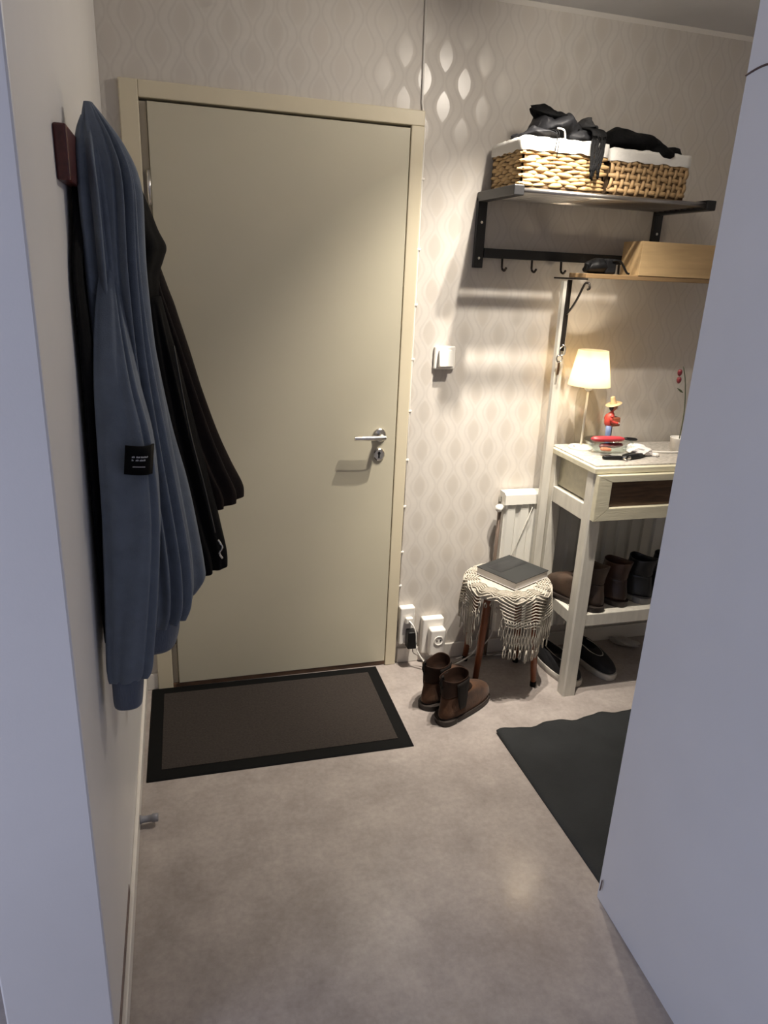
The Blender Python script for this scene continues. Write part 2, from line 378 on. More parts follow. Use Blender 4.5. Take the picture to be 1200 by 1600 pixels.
bm = bmesh.new(); tube(bm, [(-0.012, -0.04, 0.69), (-0.013, -0.04, 0.4), (-0.013, -0.04, 0.005)], 0.0075, 10)
obj('pipe', bm, mat('dull_pipe', (0.20, 0.15, 0.12, 1), 0.4, metal=0.5), rd, True)
bm = bmesh.new(); tube(bm, [(-0.030, -0.062, 0.694), (-0.022, -0.052, 0.694), (-0.012, -0.04, 0.694), (0.004, -0.04, 0.694)], 0.013, 12, taper=[0.011, 0.017, 0.014, 0.010]); obj('valve', bm, plastic_white, rd, True)
bm = bmesh.new(); tube(bm, [(0.118, -0.0725, 0.70), (0.055, -0.067, 0.50), (0.02, -0.067, 0.40)], 0.0018, 6)
tag(obj('thin_cord', bm, mat('grey_cord2', (0.40, 0.38, 0.33, 1), 0.5), None, True), 'thin grey cord hanging slantwise in front of the radiator', 'cord')
bpy.data.objects['thin_cord'].location = (1.253, WY, 0)

# ------------------------------------------------------------------ ceiling spotlight
sl = thing('ceiling_spotlight', 'ceiling spotlight with three turned lamp heads just above the picture', 'ceiling lamp', (1.17, 1.97, HC))
bm = bmesh.new(); lathe([(0.055, 0.0), (0.055, -0.018), (0.045, -0.026)], 24, bm=bm); autosmooth(obj('base', bm, trim_white, sl), 0.6)
def spot_head(hp, tgt, power, name, ang=92, blend=1.0, beam=0.0):
    hp = Vector(hp); d = (Vector(tgt) - hp).normalized(); q = d.to_track_quat('-Z', 'Y').to_matrix().to_4x4()
    bm = bmesh.new(); lathe([(0.018, 0.075), (0.026, 0.07), (0.034, 0.0), (0.031, 0.0), (0.024, 0.045), (0.005, 0.05)], 20, bm=bm)
    bmesh.ops.transform(bm, matrix=Matrix.Translation(hp - Vector(sl.location)) @ q, verts=bm.verts)
    h = obj(name, bm, trim_white, sl); autosmooth(h, 0.6)
    bm = bmesh.new(); a = hp - d * 0.07 - Vector(sl.location); tube(bm, [a, (a.x * 0.5, a.y * 0.5, -0.03)], 0.006, 8); obj('arm', bm, trim_white, sl, True)
    bm = bmesh.new(); lathe([(0.006, 0.046), (0.022, 0.030), (0.023, 0.022), (0.012, 0.016)], 16, bm=bm)
    bmesh.ops.transform(bm, matrix=Matrix.Translation(hp - Vector(sl.location)) @ q, verts=bm.verts)
    obj('bulb', bm, emis('bulb_' + name, (1.0, 0.80, 0.55, 1), 6.0), h, True)
    # wide halo of the reflector lamp, and its narrow centre beam
    for pw_, an in ((power, ang), (beam, 42)):
        if not pw_: continue
        l = bpy.data.lights.new('spot_light', 'SPOT'); l.energy = pw_; l.color = LAMP_COL; l.spot_size = math.radians(an); l.spot_blend = blend; l.shadow_soft_size = 0.012
        lo = bpy.data.objects.new('spot_light', l); C.objects.link(lo); lo.parent = sl
        lo.location = hp + d * 0.004 - Vector(sl.location); lo.rotation_euler = d.to_track_quat('-Z', 'Y').to_euler()
LAMP_COL = (1.0, 0.915, 0.80)
spot_head((1.115, 2.045, 2.335), (1.03, 2.52, 0.10), 74.0, 'spot_head', beam=98.0)
spot_head((1.215, 1.875, 2.335), (1.19, 2.46, 0.05), 76.0, 'spot_head', beam=98.0)
spot_head((1.085, 1.955, 2.345), (0.0, 2.10, 1.75), 13.0, 'spot_head', 150)
l = bpy.data.lights.new('lamp_spill', 'POINT'); l.energy = 6.0; l.color = LAMP_COL; l.shadow_soft_size = 0.05
lo = bpy.data.objects.new('lamp_spill', l); C.objects.link(lo); lo.parent = sl; lo.location = (0.0, -0.10, -0.13)

# ------------------------------------------------------------------ hat rack
hr = thing('hat_rack', 'black hat rack with steel tube shelf mounted high on the wallpaper', 'hat rack', (1.05, WY, 1.60))
for k, (x0, x1) in enumerate(((0.0, 0.036), (0.727, 0.763))):
    br = obj('bracket', mbox(x0, x1, -0.016, 0.0, 0.012, 0.245, bev=0.002), black_metal, hr)
    obj('arm', mbox(x0, x1, -0.300, 0.0, 0.232, 0.264, bev=0.003), black_metal, hr)
    for z in (0.045, 0.165):
        bm = bmesh.new(); loft(bm, [[(x0 + 0.018 + 0.005 * math.cos(2 * PI * i / 10), y, z + 0.005 * math.sin(2 * PI * i / 10)) for i in range(10)] for y in (-0.015, -0.018)])
        obj('screw', bm, chrome, br)
obj('rail', mbox(0.036, 0.727, -0.022, -0.008, 0.047, 0.080, bev=0.002), black_metal, hr)
tb = bmesh.new(); tube(tb, [(0, 0, 0), (0.691, 0, 0)], 0.0085, 10); t0 = obj('tube', tb, steel, hr, True); t0.location = (0.036, -0.285, 0.249)
for k in range(1, 9):
    c = t0.copy(); C.objects.link(c); c.location = (0.036, -0.285 + k * 0.032, 0.249)
for k, x in enumerate((0.112, 0.232, 0.353, 0.475, 0.60)):
    bm = bmesh.new(); tube(bm, spline([(x, -0.014, 0.050), (x, -0.016, 0.03), (x, -0.020, 0.013), (x + 0.002, -0.036, 0.006), (x + 0.003, -0.048, 0.016)], 5), 0.0042, 8)
    obj('hook', bm, dark_iron, hr, True)

# ------------------------------------------------------------------ baskets
straw_a = mat('water_hyacinth', (0.50, 0.33, 0.15, 1), 0.65, var=0.35, scale=14, bump=0.3, bscale=60, detail=6)
straw_b = mat('water_hyacinth_dark', (0.34, 0.22, 0.105, 1), 0.65, var=0.35, scale=14, bump=0.3, bscale=60, detail=6)
inner_m = mat('basket_inside', (0.16, 0.10, 0.05, 1), 0.8, var=0.2, scale=20)
linen = mat('white_lining', (0.72, 0.70, 0.66, 1), 0.8, var=0.04, scale=12, bump=0.25, bscale=160)
def strand_mesh(l, h, t, name):
    bm = bmesh.new(); rings = []
    for i in range(7):
        s = i / 6.0; x = (s - 0.5) * l; bulge = math.sin(PI * s)
        hh = h * (0.62 + 0.38 * bulge); yy = -t * bulge
        rings.append([(x, yy - 0.5 * t * math.cos(a) , 0.5 * hh * math.sin(a)) for a in [2 * PI * k / 6 for k in range(6)]])
    loft(bm, rings)
    me = bpy.data.meshes.new(name); bmesh.ops.recalc_face_normals(bm, faces=bm.faces); bm.to_mesh(me); bm.free()
    for p in me.polygons: p.use_smooth = True
    return me
def basket(label, loc, w, d, h, m, twill, rz=0.0):
    b = thing('woven_basket', label, 'basket', loc, rz, 'lined baskets on the hat rack')
    bm = bmesh.new(); t = 0.006
    for a in ((-w / 2 + t, w / 2 - t, -d / 2 + t, -d / 2 + 2 * t, 0.004, h), (-w / 2 + t, w / 2 - t, d / 2 - 2 * t, d / 2 - t, 0.004, h), (-w / 2 + t, -w / 2 + 2 * t, -d / 2 + t, d / 2 - t, 0.004, h), (w / 2 - 2 * t, w / 2 - t, -d / 2 + t, d / 2 - t, 0.004, h), (-w / 2 + t, w / 2 - t, -d / 2 + t, d / 2 - t, 0.0, 0.006)):
        box(bm, *a)
    obj('basket_wall', bm, inner_m, b)
    if not twill:
        sl_, sh = 0.056, 0.0112; me = strand_mesh(sl_ * 1.12, sh * 1.22, 0.0055, 'strand'); me.materials.append(m)
        faces = ((w, 0.0, -d / 2), (d, -PI / 2, -w / 2))
    else:
        sl_, sh = 0.040, 0.0140; me = strand_mesh(sl_ * 1.10, sh * 1.1, 0.007, 'strand'); me.materials.append(m)
        faces = ((w, 0.0, -d / 2),)
    hw = h * 0.80
    for W_, ang, off in faces:
        ca, sa = math.cos(ang), math.sin(ang)
        if not twill:
            rows = int(hw / sh)
            for r in range(rows):
                z = 0.008 + (r + 0.5) * (hw - 0.008) / rows
                x = -W_ / 2 + 0.018 + (0.5 * sl_ if r % 2 else 0.0)
                while x < W_ / 2 - 0.006:
                    xx = min(max(x, -W_ / 2 + 0.026), W_ / 2 - 0.026) + random.uniform(-0.003, 0.003)
                    o = bpy.data.objects.new('strand', me); C.objects.link(o); o.parent = b
                    o.location = (xx * ca - (off + 0.008) * sa, xx * sa + (off + 0.008) * ca, z + random.uniform(-0.001, 0.001)) if ang == 0 else (off + 0.008, xx, z)
                    o.rotation_euler = (0, random.uniform(-0.10, 0.10), ang); o.scale = (random.uniform(0.80, 1.12), random.uniform(0.7, 1.5), random.uniform(0.75, 1.25))
                    x += sl_
        else:
            st = 0.0200; cols = int(W_ / st); rows = int(hw / st)
            for r in range(rows):
                for c in range(cols):
                    x = -W_ / 2 + (c + 0.5) * W_ / cols; z = 0.006 + (r + 0.5) * (hw - 0.006) / rows
                    hor = ((c + r) % 2 == 0)
                    o = bpy.data.objects.new('strand', me); C.objects.link(o); o.parent = b
                    o.location = (min(max(x, -W_ / 2 + 0.022), W_ / 2 - 0.022) if hor else x, off + 0.008 + random.uniform(-0.001, 0.001), z if hor else min(max(z, 0.022), hw - 0.014))
                    o.rotation_euler = (0, (0 if hor else PI / 2) + random.uniform(-0.15, 0.15) + (0.12 if hor else 0.12), 0)
                    o.scale = (random.uniform(0.85, 1.0), random.uniform(0.8, 1.3), random.uniform(0.9, 1.15))
    # folded fabric lining over the rim
    bm = bmesh.new(); N = 72
    def rim(ox, z, amp, seed):
        pts = []
        for i in range(N):
            a = 2 * PI * i / N + PI / 4
            cx_, sy_ = math.cos(a), math.sin(a); k = 1.0 / max(abs(cx_), abs(sy_)); k = min(k, 1.36)
            j = amp * math.sin(i * 1.7 + seed) + amp * 0.7 * math.sin(i * 0.9 + 2 * seed)
            pts.append((cx_ * k * (w / 2 + ox), sy_ * k * (d / 2 + ox), z + j))
        return pts
    loft(bm, [rim(0.004, h * 0.74, 0.0022, 1), rim(0.006, h * 0.80, 0.001, 1), rim(0.0055, h * 0.92, 0.0005, 2), rim(0.004, h * 0.995, 0.0015, 3), rim(-0.003, h * 1.01, 0.0015, 3), rim(-0.014, h * 0.985, 0.001, 3), rim(-0.016, h * 0.5, 0, 3), rim(-0.018, 0.012, 0, 3)], False, True)
    obj('lining', bm, linen, b, True)
    return b
ZS = 1.60 + 0.2585
basket('straw basket with white lining at the left end of the hat rack, under the scarf', (1.236, 2.402, ZS), 0.308, 0.245, 0.150, straw_a, False)
basket('darker straw basket with white lining on the right, under the black hat', (1.560, 2.402, ZS), 0.308, 0.230, 0.142, straw_b, True)

# scarf on the left basket
from mathutils import noise as mnoise
def blob(bm, rings, crumple=0.0):  # rings: (x, y, z, half-depth, half-height, wobble)
    N = 36; R = []; m = len(rings) - 1; K = m * 4
    for k in range(K + 1):
        t = k / K * m; i = min(int(t), m - 1); f = t - i; f = f * f * (3 - 2 * f)
        x, y, z, hd_, hh, wb = [a * (1 - f) + b_ * f for a, b_ in zip(rings[i], rings[i + 1])]
        ring = []
        for q in range(N):
            a = 2 * PI * q / N
            p = Vector((x + 0.004 * math.sin(3 * a + t), y + hd_ * math.cos(a) * (1 + wb * math.sin(3 * a + t * 1.7)), z + hh * math.sin(a) * (1 + wb * math.sin(2 * a + t * 2.3))))
            if crumple:
                n1 = abs(mnoise.noise(p * 22.0 + Vector((3.1, 0, 0)))) + 0.5 * abs(mnoise.noise(p * 48.0))
                nrm = Vector((0, math.cos(a), math.sin(a)))
                p = p + nrm * crumple * (0.55 - n1 * 2.2) * min(1.0, 4 * min(k, K - k) / K)
            ring.append(p)
        R.append(ring)
    return loft(bm, R)
wool_black = mat('black_knit', (0.0045, 0.0045, 0.005, 1), 0.9, spec=0.2, var=0.3, scale=60, bump=0.5, bscale=220)
scarf_m = mat('charcoal_scarf', (0.008, 0.008, 0.010, 1), 0.6, spec=0.3, col2=(0.035, 0.036, 0.040, 1), scale=9, bump=0.3, bscale=120)
sc = thing('scarf', 'charcoal and black scarf heaped over the left basket with a tassel hanging down', 'scarf', (1.25, 2.40, ZS + 0.15))
bm = bmesh.new(); blob(bm, [(-0.100, 0.02, 0.015, 0.02, 0.01, 0.1), (-0.085, 0.00, 0.030, 0.05, 0.030, 0.2), (-0.060, 0.0, 0.045, 0.075, 0.055, 0.15), (-0.03, 0.0, 0.045, 0.085, 0.05, 0.2), (0.01, -0.01, 0.040, 0.09, 0.045, 0.25), (0.05, -0.01, 0.032, 0.09, 0.038, 0.2), (0.09, -0.01, 0.028, 0.085, 0.036, 0.2), (0.12, -0.01, 0.020, 0.06, 0.026, 0.2), (0.14, -0.0, 0.010, 0.02, 0.010, 0.1)], 0.016)
sb = obj('heap', bm, scarf_m, sc, True); m_ = sb.modifiers.new('s', 'SUBSURF'); m_.levels = 1; m_.render_levels = 2
bm = bmesh.new(); blob(bm, [(-0.095, 0.0, 0.105, 0.008, 0.006, 0.1), (-0.090, -0.005, 0.098, 0.022, 0.014, 0.1), (-0.06, -0.010, 0.085, 0.040, 0.024, 0.2), (-0.02, -0.02, 0.075, 0.045, 0.026, 0.25), (0.015, -0.035, 0.060, 0.045, 0.022, 0.2), (0.04, -0.05, 0.045, 0.035, 0.016, 0.2), (0.055, -0.055, 0.035, 0.012, 0.006, 0.1)], 0.012)
sb = obj('upper_fold', bm, wool_black, sc, True); m_ = sb.modifiers.new('s', 'SUBSURF'); m_.levels = 1; m_.render_levels = 2
bm = bmesh.new(); blob(bm, [(0.055, -0.02, 0.060, 0.01, 0.006, 0.1), (0.07, -0.03, 0.058, 0.045, 0.022, 0.15), (0.095, -0.03, 0.058, 0.055, 0.026, 0.2), (0.12, -0.02, 0.050, 0.045, 0.028, 0.2), (0.132, -0.01, 0.035, 0.02, 0.012, 0.1)], 0.010)
sb = obj('fold', bm, mat('grey_scarf_end', (0.045, 0.045, 0.048, 1), 0.7, var=0.3, scale=30), sc, True); m_ = sb.modifiers.new('s', 'SUBSURF'); m_.levels = 1; m_.render_levels = 2
bm = bmesh.new(); blob(bm, [(-0.17, -0.03, 0.004, 0.008, 0.004, 0.1), (-0.155, -0.04, 0.010, 0.03, 0.010, 0.1), (-0.12, -0.06, 0.020, 0.045, 0.016, 0.2), (-0.08, -0.07, 0.018, 0.05, 0.018, 0.2), (-0.04, -0.08, 0.010, 0.03, 0.010, 0.1)], 0.008)
sb = obj('lower_fold', bm, scarf_m, sc, True); m_ = sb.modifiers.new('s', 'SUBSURF'); m_.levels = 1; m_.render_levels = 2
bm = bmesh.new()
for k in range(16):
    x = 0.066 + 0.045 * (k / 15.0) ; ln = 0.10 + random.uniform(-0.03, 0.012)
    e = 0.056 + random.uniform(0, 0.034)
    tube(bm, spline([(x, -0.06, 0.048), (x + 0.003, -0.125, 0.030), (x + 0.001 + (e - 0.084) * 0.5, -0.146, -0.03), (e + 0.004, -0.150, -0.045 - ln * 0.55 + random.uniform(-0.012, 0.004))], 4), 0.0032, 5)
shade(obj('tassel', bm, wool_black, sc, True), 'black fringed end hanging over the basket')
bm = bmesh.new()
for x, ln in ((-0.058, 0.06), (-0.066, 0.04)):
    tube(bm, spline([(x, -0.09, 0.03), (x, -0.143, 0.012), (x - 0.002, -0.145, -ln)], 4), 0.0013, 5)
obj('loose_thread', bm, wool_black, sc, True)
bm = bmesh.new(); tube(bm, spline([(-0.052, -0.115, 0.030), (-0.042, -0.14, 0.022), (-0.036, -0.142, 0.0), (-0.034, -0.14, -0.004)], 4), 0.003, 6)
shade(obj('care_label', bm, linen, sc, True), 'small white loop label')

ht = thing('black_hat', 'crumpled black knit hat lying over the right basket', 'hat', (1.56, 2.40, ZS + 0.142))
bm = bmesh.new(); blob(bm, [(-0.150, -0.03, 0.026, 0.015, 0.012, 0.05), (-0.135, -0.03, 0.030, 0.05, 0.030, 0.1), (-0.10, -0.03, 0.035, 0.075, 0.040, 0.1), (-0.05, -0.03, 0.032, 0.085, 0.038, 0.1), (0.0, -0.04, 0.022, 0.085, 0.034, 0.12), (0.04, -0.05, 0.008, 0.085, 0.032, 0.1), (0.07, -0.05, -0.002, 0.075, 0.032, 0.1), (0.088, -0.06, -0.008, 0.05, 0.022, 0.05), (0.094, -0.06, -0.010, 0.02, 0.01, 0.05)], 0.006)
o = obj('crown', bm, wool_black, ht, True); m_ = o.modifiers.new('s', 'SUBSURF'); m_.levels = 1; m_.render_levels = 2
bm = bmesh.new(); blob(bm, [(0.045, -0.06, 0.012, 0.02, 0.01, 0.0), (0.08, -0.085, 0.010, 0.035, 0.014, 0.1), (0.105, -0.09, 0.006, 0.03, 0.014, 0.1), (0.118, -0.09, 0.004, 0.015, 0.008, 0.0)])
o = obj('brim_fold', bm, wool_black, ht, True); m_ = o.modifiers.new('s', 'SUBSURF'); m_.levels = 1; m_.render_levels = 2

# ------------------------------------------------------------------ hall table with upright post and plank shelf
tw = mat('worn_white_wood', (0.60, 0.57, 0.50, 1), 0.5, var=0.07, scale=9, bump=0.15, bscale=40, stretch=(6, 6, 1))
tc_ = mat('worn_cream_wood', (0.60, 0.56, 0.42, 1), 0.48, var=0.07, scale=8, bump=0.15, bscale=40, stretch=(1, 6, 6))
stone = mat('grey_speckled_top', (0.30, 0.28, 0.25, 1), 0.5, col2=(0.50, 0.47, 0.43, 1), scale=70, detail=6)
dwood = mat('dark_walnut', (0.045, 0.022, 0.012, 1), 0.4, col2=(0.10, 0.055, 0.030, 1), scale=7, stretch=(2, 10, 14))
TX, TY = 1.425, 2.150; TL = 0.84
tb = thing('hall_table', 'worn white wooden hall table with a dark panelled drawer and low shoe shelf', 'table', (TX, TY, 0))
def leg(x0, y0):
    bm = bmesh.new()
    loft(bm, [[(x0 + a, y0 + b_, z) for a, b_ in ((0.006, 0), (0.052, 0), (0.052, 0.046), (0.0, 0.046), (0.0, 0.006))] for z in (0.0, 0.25, 0.60, 0.935)])
    return obj('leg', bm, tw, tb)
leg(0.0, 0.0); leg(TL - 0.052, 0.0); leg(TL - 0.052, 0.285)
obj('leg', mbox(0.005, 0.051, 0.285, 0.328, 0, 0.935, bev=0.002), tw, tb)
obj('side_rail', mbox(0.006, 0.040, 0.046, 0.285, 0.735, 0.800, bev=0.003), tw, tb)
obj('side_rail', mbox(TL - 0.040, TL - 0.006, 0.046, 0.285, 0.735, 0.800, bev=0.003), tw, tb)
obj('side_panel', mbox(0.026, 0.040, 0.046, 0.285, 0.806, 0.925), tc_, tb)
obj('side_panel', mbox(TL - 0.040, TL - 0.026, 0.046, 0.285, 0.806, 0.925), tc_, tb)
obj('back_rail', mbox(0.052, TL - 0.052, 0.295, 0.320, 0.735, 0.925), tw, tb)
# shelf board with front and side edges
sh_o = obj('shoe_shelf', mbox(0.030, TL - 0.03, 0.012, 0.285, 0.345, 0.360, bev=0.002), tw, tb)
obj('shelf_edge', mbox(0.052, TL - 0.052, 0.004, 0.026, 0.308, 0.3595, bev=0.003), tw, tb)
obj('shelf_edge', mbox(0.004, 0.028, 0.046, 0.285, 0.308, 0.3595, bev=0.003), tw, tb)
# top
obj('top_frame', mbox(-0.006, TL + 0.006, -0.008, 0.350, 0.930, 0.952, bev=0.003), tc_, tb)
obj('top_slab', mbox(0.006, TL - 0.006, 0.010, 0.338, 0.9505, 0.9575, bev=0.001), stone, tb)
# drawer: mitred frame of four strips round a dark panel
dw = obj('drawer_panel', mbox(0.055, TL - 0.055, -0.010, 0.004, 0.805, 0.905), dwood, tb)
x0, x1, z0, z1, bw, bh = 0.004, TL - 0.004, 0.756, 0.928, 0.056, 0.048
for poly in ([(x0, z1), (x1, z1), (x1 - bw, z1 - 0.025), (x0 + bw, z1 - 0.025)], [(x0, z0), (x1, z0), (x1 - bw, z0 + bh), (x0 + bw, z0 + bh)], [(x0, z0), (x0, z1), (x0 + bw, z1 - 0.025), (x0 + bw, z0 + bh)], [(x1, z0), (x1, z1), (x1 - bw, z1 - 0.025), (x1 - bw, z0 + bh)]):
    bm = bmesh.new(); prism(bm, poly, 'y', -0.026, -0.001, bev=0.0012); obj('drawer_frame', bm, tc_, dw)
bm = bmesh.new(); lathe([(0.006, 0), (0.009, 0.012), (0.014, 0.022), (0.010, 0.030)], 14, bm=bm)
bmesh.ops.transform(bm, matrix=Matrix.Translation((TL / 2, -0.009, 0.853)) @ Matrix.Rotation(PI / 2, 4, 'X'), verts=bm.verts); obj('knob', bm, chrome, dw, True)

# upright post against the wall
bm = bmesh.new(); loft(bm, [[(x + dx, y, z) for x, y in ((1.382, 2.430), (1.414, 2.430), (1.414, 2.452), (1.382, 2.452))] for z, dx in ((0.0, 0.004), (0.9, -0.006), (1.58, -0.014))])
post = tag(obj('wooden_post', bm, tw, None), 'slim white wooden post standing behind the table corner before the radiator', 'post')
# iron shelf bracket on the post
ib = thing('iron_bracket', 'black wrought iron shelf bracket with a scrolled brace on the white post', 'bracket', (1.388, 2.43, 1.33))
obj('wall_strip', mbox(-0.008, 0.010, -0.007, -0.0005, 0.0, 0.255, bev=0.002), dark_iron, ib)
bm = bmesh.new(); loft(bm, [[(dx, y, z) for dx, z in ((-hw_, 0.257), (hw_, 0.257), (hw_, 0.263), (-hw_, 0.263))] for y, hw_ in ((0.095, 0.012), (0.06, 0.012), (0.0, 0.010), (-0.03, 0.014), (-0.06, 0.016), (-0.09, 0.010), (-0.12, 0.004))])
obj('arm', bm, dark_iron, ib)
bm = bmesh.new(); tube(bm, spline([(0.001, -0.007, 0.135), (0.001, -0.045, 0.165), (0.001, -0.075, 0.200), (0.001, -0.100, 0.235), (0.001, -0.115, 0.247), (0.001, -0.136, 0.245), (0.001, -0.141, 0.230), (0.001, -0.130, 0.226)], 5), 0.0042, 8, )
obj('scroll_brace', bm, dark_iron, ib, True)
bm = bmesh.new(); tube(bm, spline([(0, -0.012, 0.02), (0.008, -0.020, 0.012), (0.004, -0.026, -0.012), (-0.010, -0.022, -0.018), (-0.012, -0.016, 0.004), (0.0, -0.012, 0.014)], 5), 0.0028, 6)
kr = tag(obj('key_ring', bm, chrome, None, True), 'small steel key ring hanging low on the iron bracket', 'key ring'); kr.location = (1.386, 2.43, 1.335)
ky = thing('small_key', 'small silver key hanging beneath the iron bracket', 'key', (1.376, 2.412, 1.27))
bm = bmesh.new(); tube(bm, [(0.012 * math.cos(a), 0, 0.035 + 0.013 * math.sin(a)) for a in [2 * PI * i / 14 for i in range(15)]], 0.0035, 6); obj('bow', bm, chrome, ky, True)
obj('blade', mbox(-0.004, 0.004, -0.0015, 0.0015, -0.025, 0.024), mat('brass_key', (0.35, 0.22, 0.14, 1), 0.35, metal=1.0), ky)
# plank
pw = mat('pine_plank', (0.26, 0.165, 0.08, 1), 0.5, var=0.15, scale=6, stretch=(1, 12, 12))
pk = tag(obj('plank_shelf', mbox(1.395, 2.20, 2.332, 2.450, 1.5935, 1.6095, bev=0.002), pw, None), 'pine plank shelf carrying the wooden box below the hat rack', 'shelf')
# wooden box
wb = thing('wooden_box', 'open light pine wooden box standing on the plank shelf', 'box', (1.604, 2.330, 1.610))
pb = mat('pine_box', (0.52, 0.36, 0.185, 1), 0.5, var=0.10, scale=5, stretch=(1, 10, 10))
obj('side', mbox(0.0, 0.42, 0.0, 0.010, 0.0, 0.116, bev=0.001), pb, wb); obj('side', mbox(0.0, 0.42, 0.108, 0.118, 0.0, 0.116, bev=0.001), pb, wb)
obj('end', mbox(0.0, 0.010, 0.010, 0.108, 0.0, 0.116), pb, wb); obj('end', mbox(0.41, 0.42, 0.010, 0.108, 0.0, 0.116), pb, wb)
obj('bottom', mbox(0.010, 0.41, 0.010, 0.108, 0.0, 0.008), pb, wb)
# black case with strap on the plank
bc = thing('camera_case', 'small black case with a strap lying on the plank beside the wooden box', 'case', (1.472, 2.378, 1.6098))
bm = bmesh.new(); blob(bm, [(-0.055, 0, 0.018, 0.018, 0.014, 0.0), (-0.05, 0, 0.020, 0.028, 0.019, 0.05), (-0.02, 0, 0.026, 0.032, 0.026, 0.05), (0.005, 0, 0.027, 0.032, 0.027, 0.05), (0.012, 0, 0.024, 0.030, 0.022, 0.0)]); obj('pouch', bm, plastic_black, bc, True)
obj('case_body', mbox(0.008, 0.052, -0.030, 0.030, 0.0, 0.052, bev=0.008, seg=3), mat('black_cordura', (0.008, 0.008, 0.009, 1), 0.7, spec=0.2, bump=0.3, bscale=300), bc)
bm = bmesh.new(); pts = spline([(0.030, -0.031, 0.045), (0.055, -0.036, 0.046), (0.072, -0.038, 0.030), (0.088, -0.040, 0.008), (0.098, -0.042, 0.0045)], 5); tube(bm, pts, 0.0040, 6); obj('strap', bm, plastic_black, bc, True)

# ------------------------------------------------------------------ things on the hall table
ZT = 0.9575
lp = thing('table_lamp', 'table lamp with a lit cream fabric shade on a thin white stem', 'lamp', (1.516, 2.412, ZT))
lw = mat('lamp_white', (0.72, 0.68, 0.60, 1), 0.35)
bm = bmesh.new(); lathe([(0.048, 0.0), (0.048, 0.006), (0.042, 0.011), (0.006, 0.014)], 24, bm=bm); autosmooth(obj('base', bm, lw, lp), 0.5)
bm = bmesh.new(); lathe([(0.0042, 0.012), (0.0042, 0.245)], 10, bm=bm); obj('stem', bm, lw, lp, True)
bm = bmesh.new(); lathe([(0.006, 0.225), (0.015, 0.232), (0.017, 0.242), (0.017, 0.275), (0.012, 0.28)], 16, bm=bm); obj('socket', bm, lw, lp, True)
shm = bpy.data.materials.new('lamp_shade_fabric'); shm.use_nodes = True; nt = shm.node_tree; nt.nodes.clear()
o_ = nt.nodes.new('ShaderNodeOutputMaterial'); df = nt.nodes.new('ShaderNodeBsdfDiffuse'); tr = nt.nodes.new('ShaderNodeBsdfTranslucent'); mx = nt.nodes.new('ShaderNodeMixShader')
wv = nt.nodes.new('ShaderNodeTexNoise'); wv.inputs['Scale'].default_value = 180; rp = nt.nodes.new('ShaderNodeValToRGB')
rp.color_ramp.elements[0].color = (0.74, 0.66, 0.50, 1); rp.color_ramp.elements[1].color = (0.82, 0.75, 0.60, 1)
nt.links.new(wv.outputs[0], rp.inputs[0]); nt.links.new(rp.outputs[0], df.inputs[0]); nt.links.new(rp.outputs[0], tr.inputs[0])
mx.inputs[0].default_value = 0.68; nt.links.new(df.outputs[0], mx.inputs[1]); nt.links.new(tr.outputs[0], mx.inputs[2]); nt.links.new(mx.outputs[0], o_.inputs[0])
bm = bmesh.new(); lathe([(0.080, 0.248), (0.0565, 0.380), (0.0552, 0.380), (0.0785, 0.248)], 40, bm=bm, cap0=False, cap1=False)
shd = obj('shade', bm, shm, lp, True)
bm = bmesh.new(); lathe([(0.010, 0.278), (0.020, 0.298), (0.022, 0.315), (0.015, 0.334), (0.004, 0.340)], 16, bm=bm); obj('bulb', bm, emis('lamp_bulb', (1.0, 0.78, 0.48, 1), 10.0), lp, True)
l = bpy.data.lights.new('lamp_light', 'POINT'); l.energy = 6.5; l.color = (1.0, 0.85, 0.64); l.shadow_soft_size = 0.035
lo = bpy.data.objects.new('lamp_light', l); C.objects.link(lo); lo.parent = lp; lo.location = (0, 0, 0.315)
bpy.data.objects['bulb'].visible_shadow = True
# clear vase behind the lamp
vz = bmesh.new(); lathe([(0.045, 0.0), (0.052, 0.02), (0.062, 0.10), (0.068, 0.17), (0.066, 0.21), (0.055, 0.238), (0.040, 0.25), (0.0375, 0.25), (0.0525, 0.237), (0.0635, 0.209), (0.0655, 0.17), (0.0595, 0.10), (0.0495, 0.022), (0.02, 0.012)], 32, bm=vz)
VZ = tag(obj('vase', vz, glass('vase_glass', (0.97, 0.96, 0.93, 1), 0.10), None, True), 'tall clear rounded glass vase standing behind the lamp stem', 'vase'); VZ.location = (1.567, 2.462, ZT)
VZ.scale = (1.0, 0.42, 1.0)

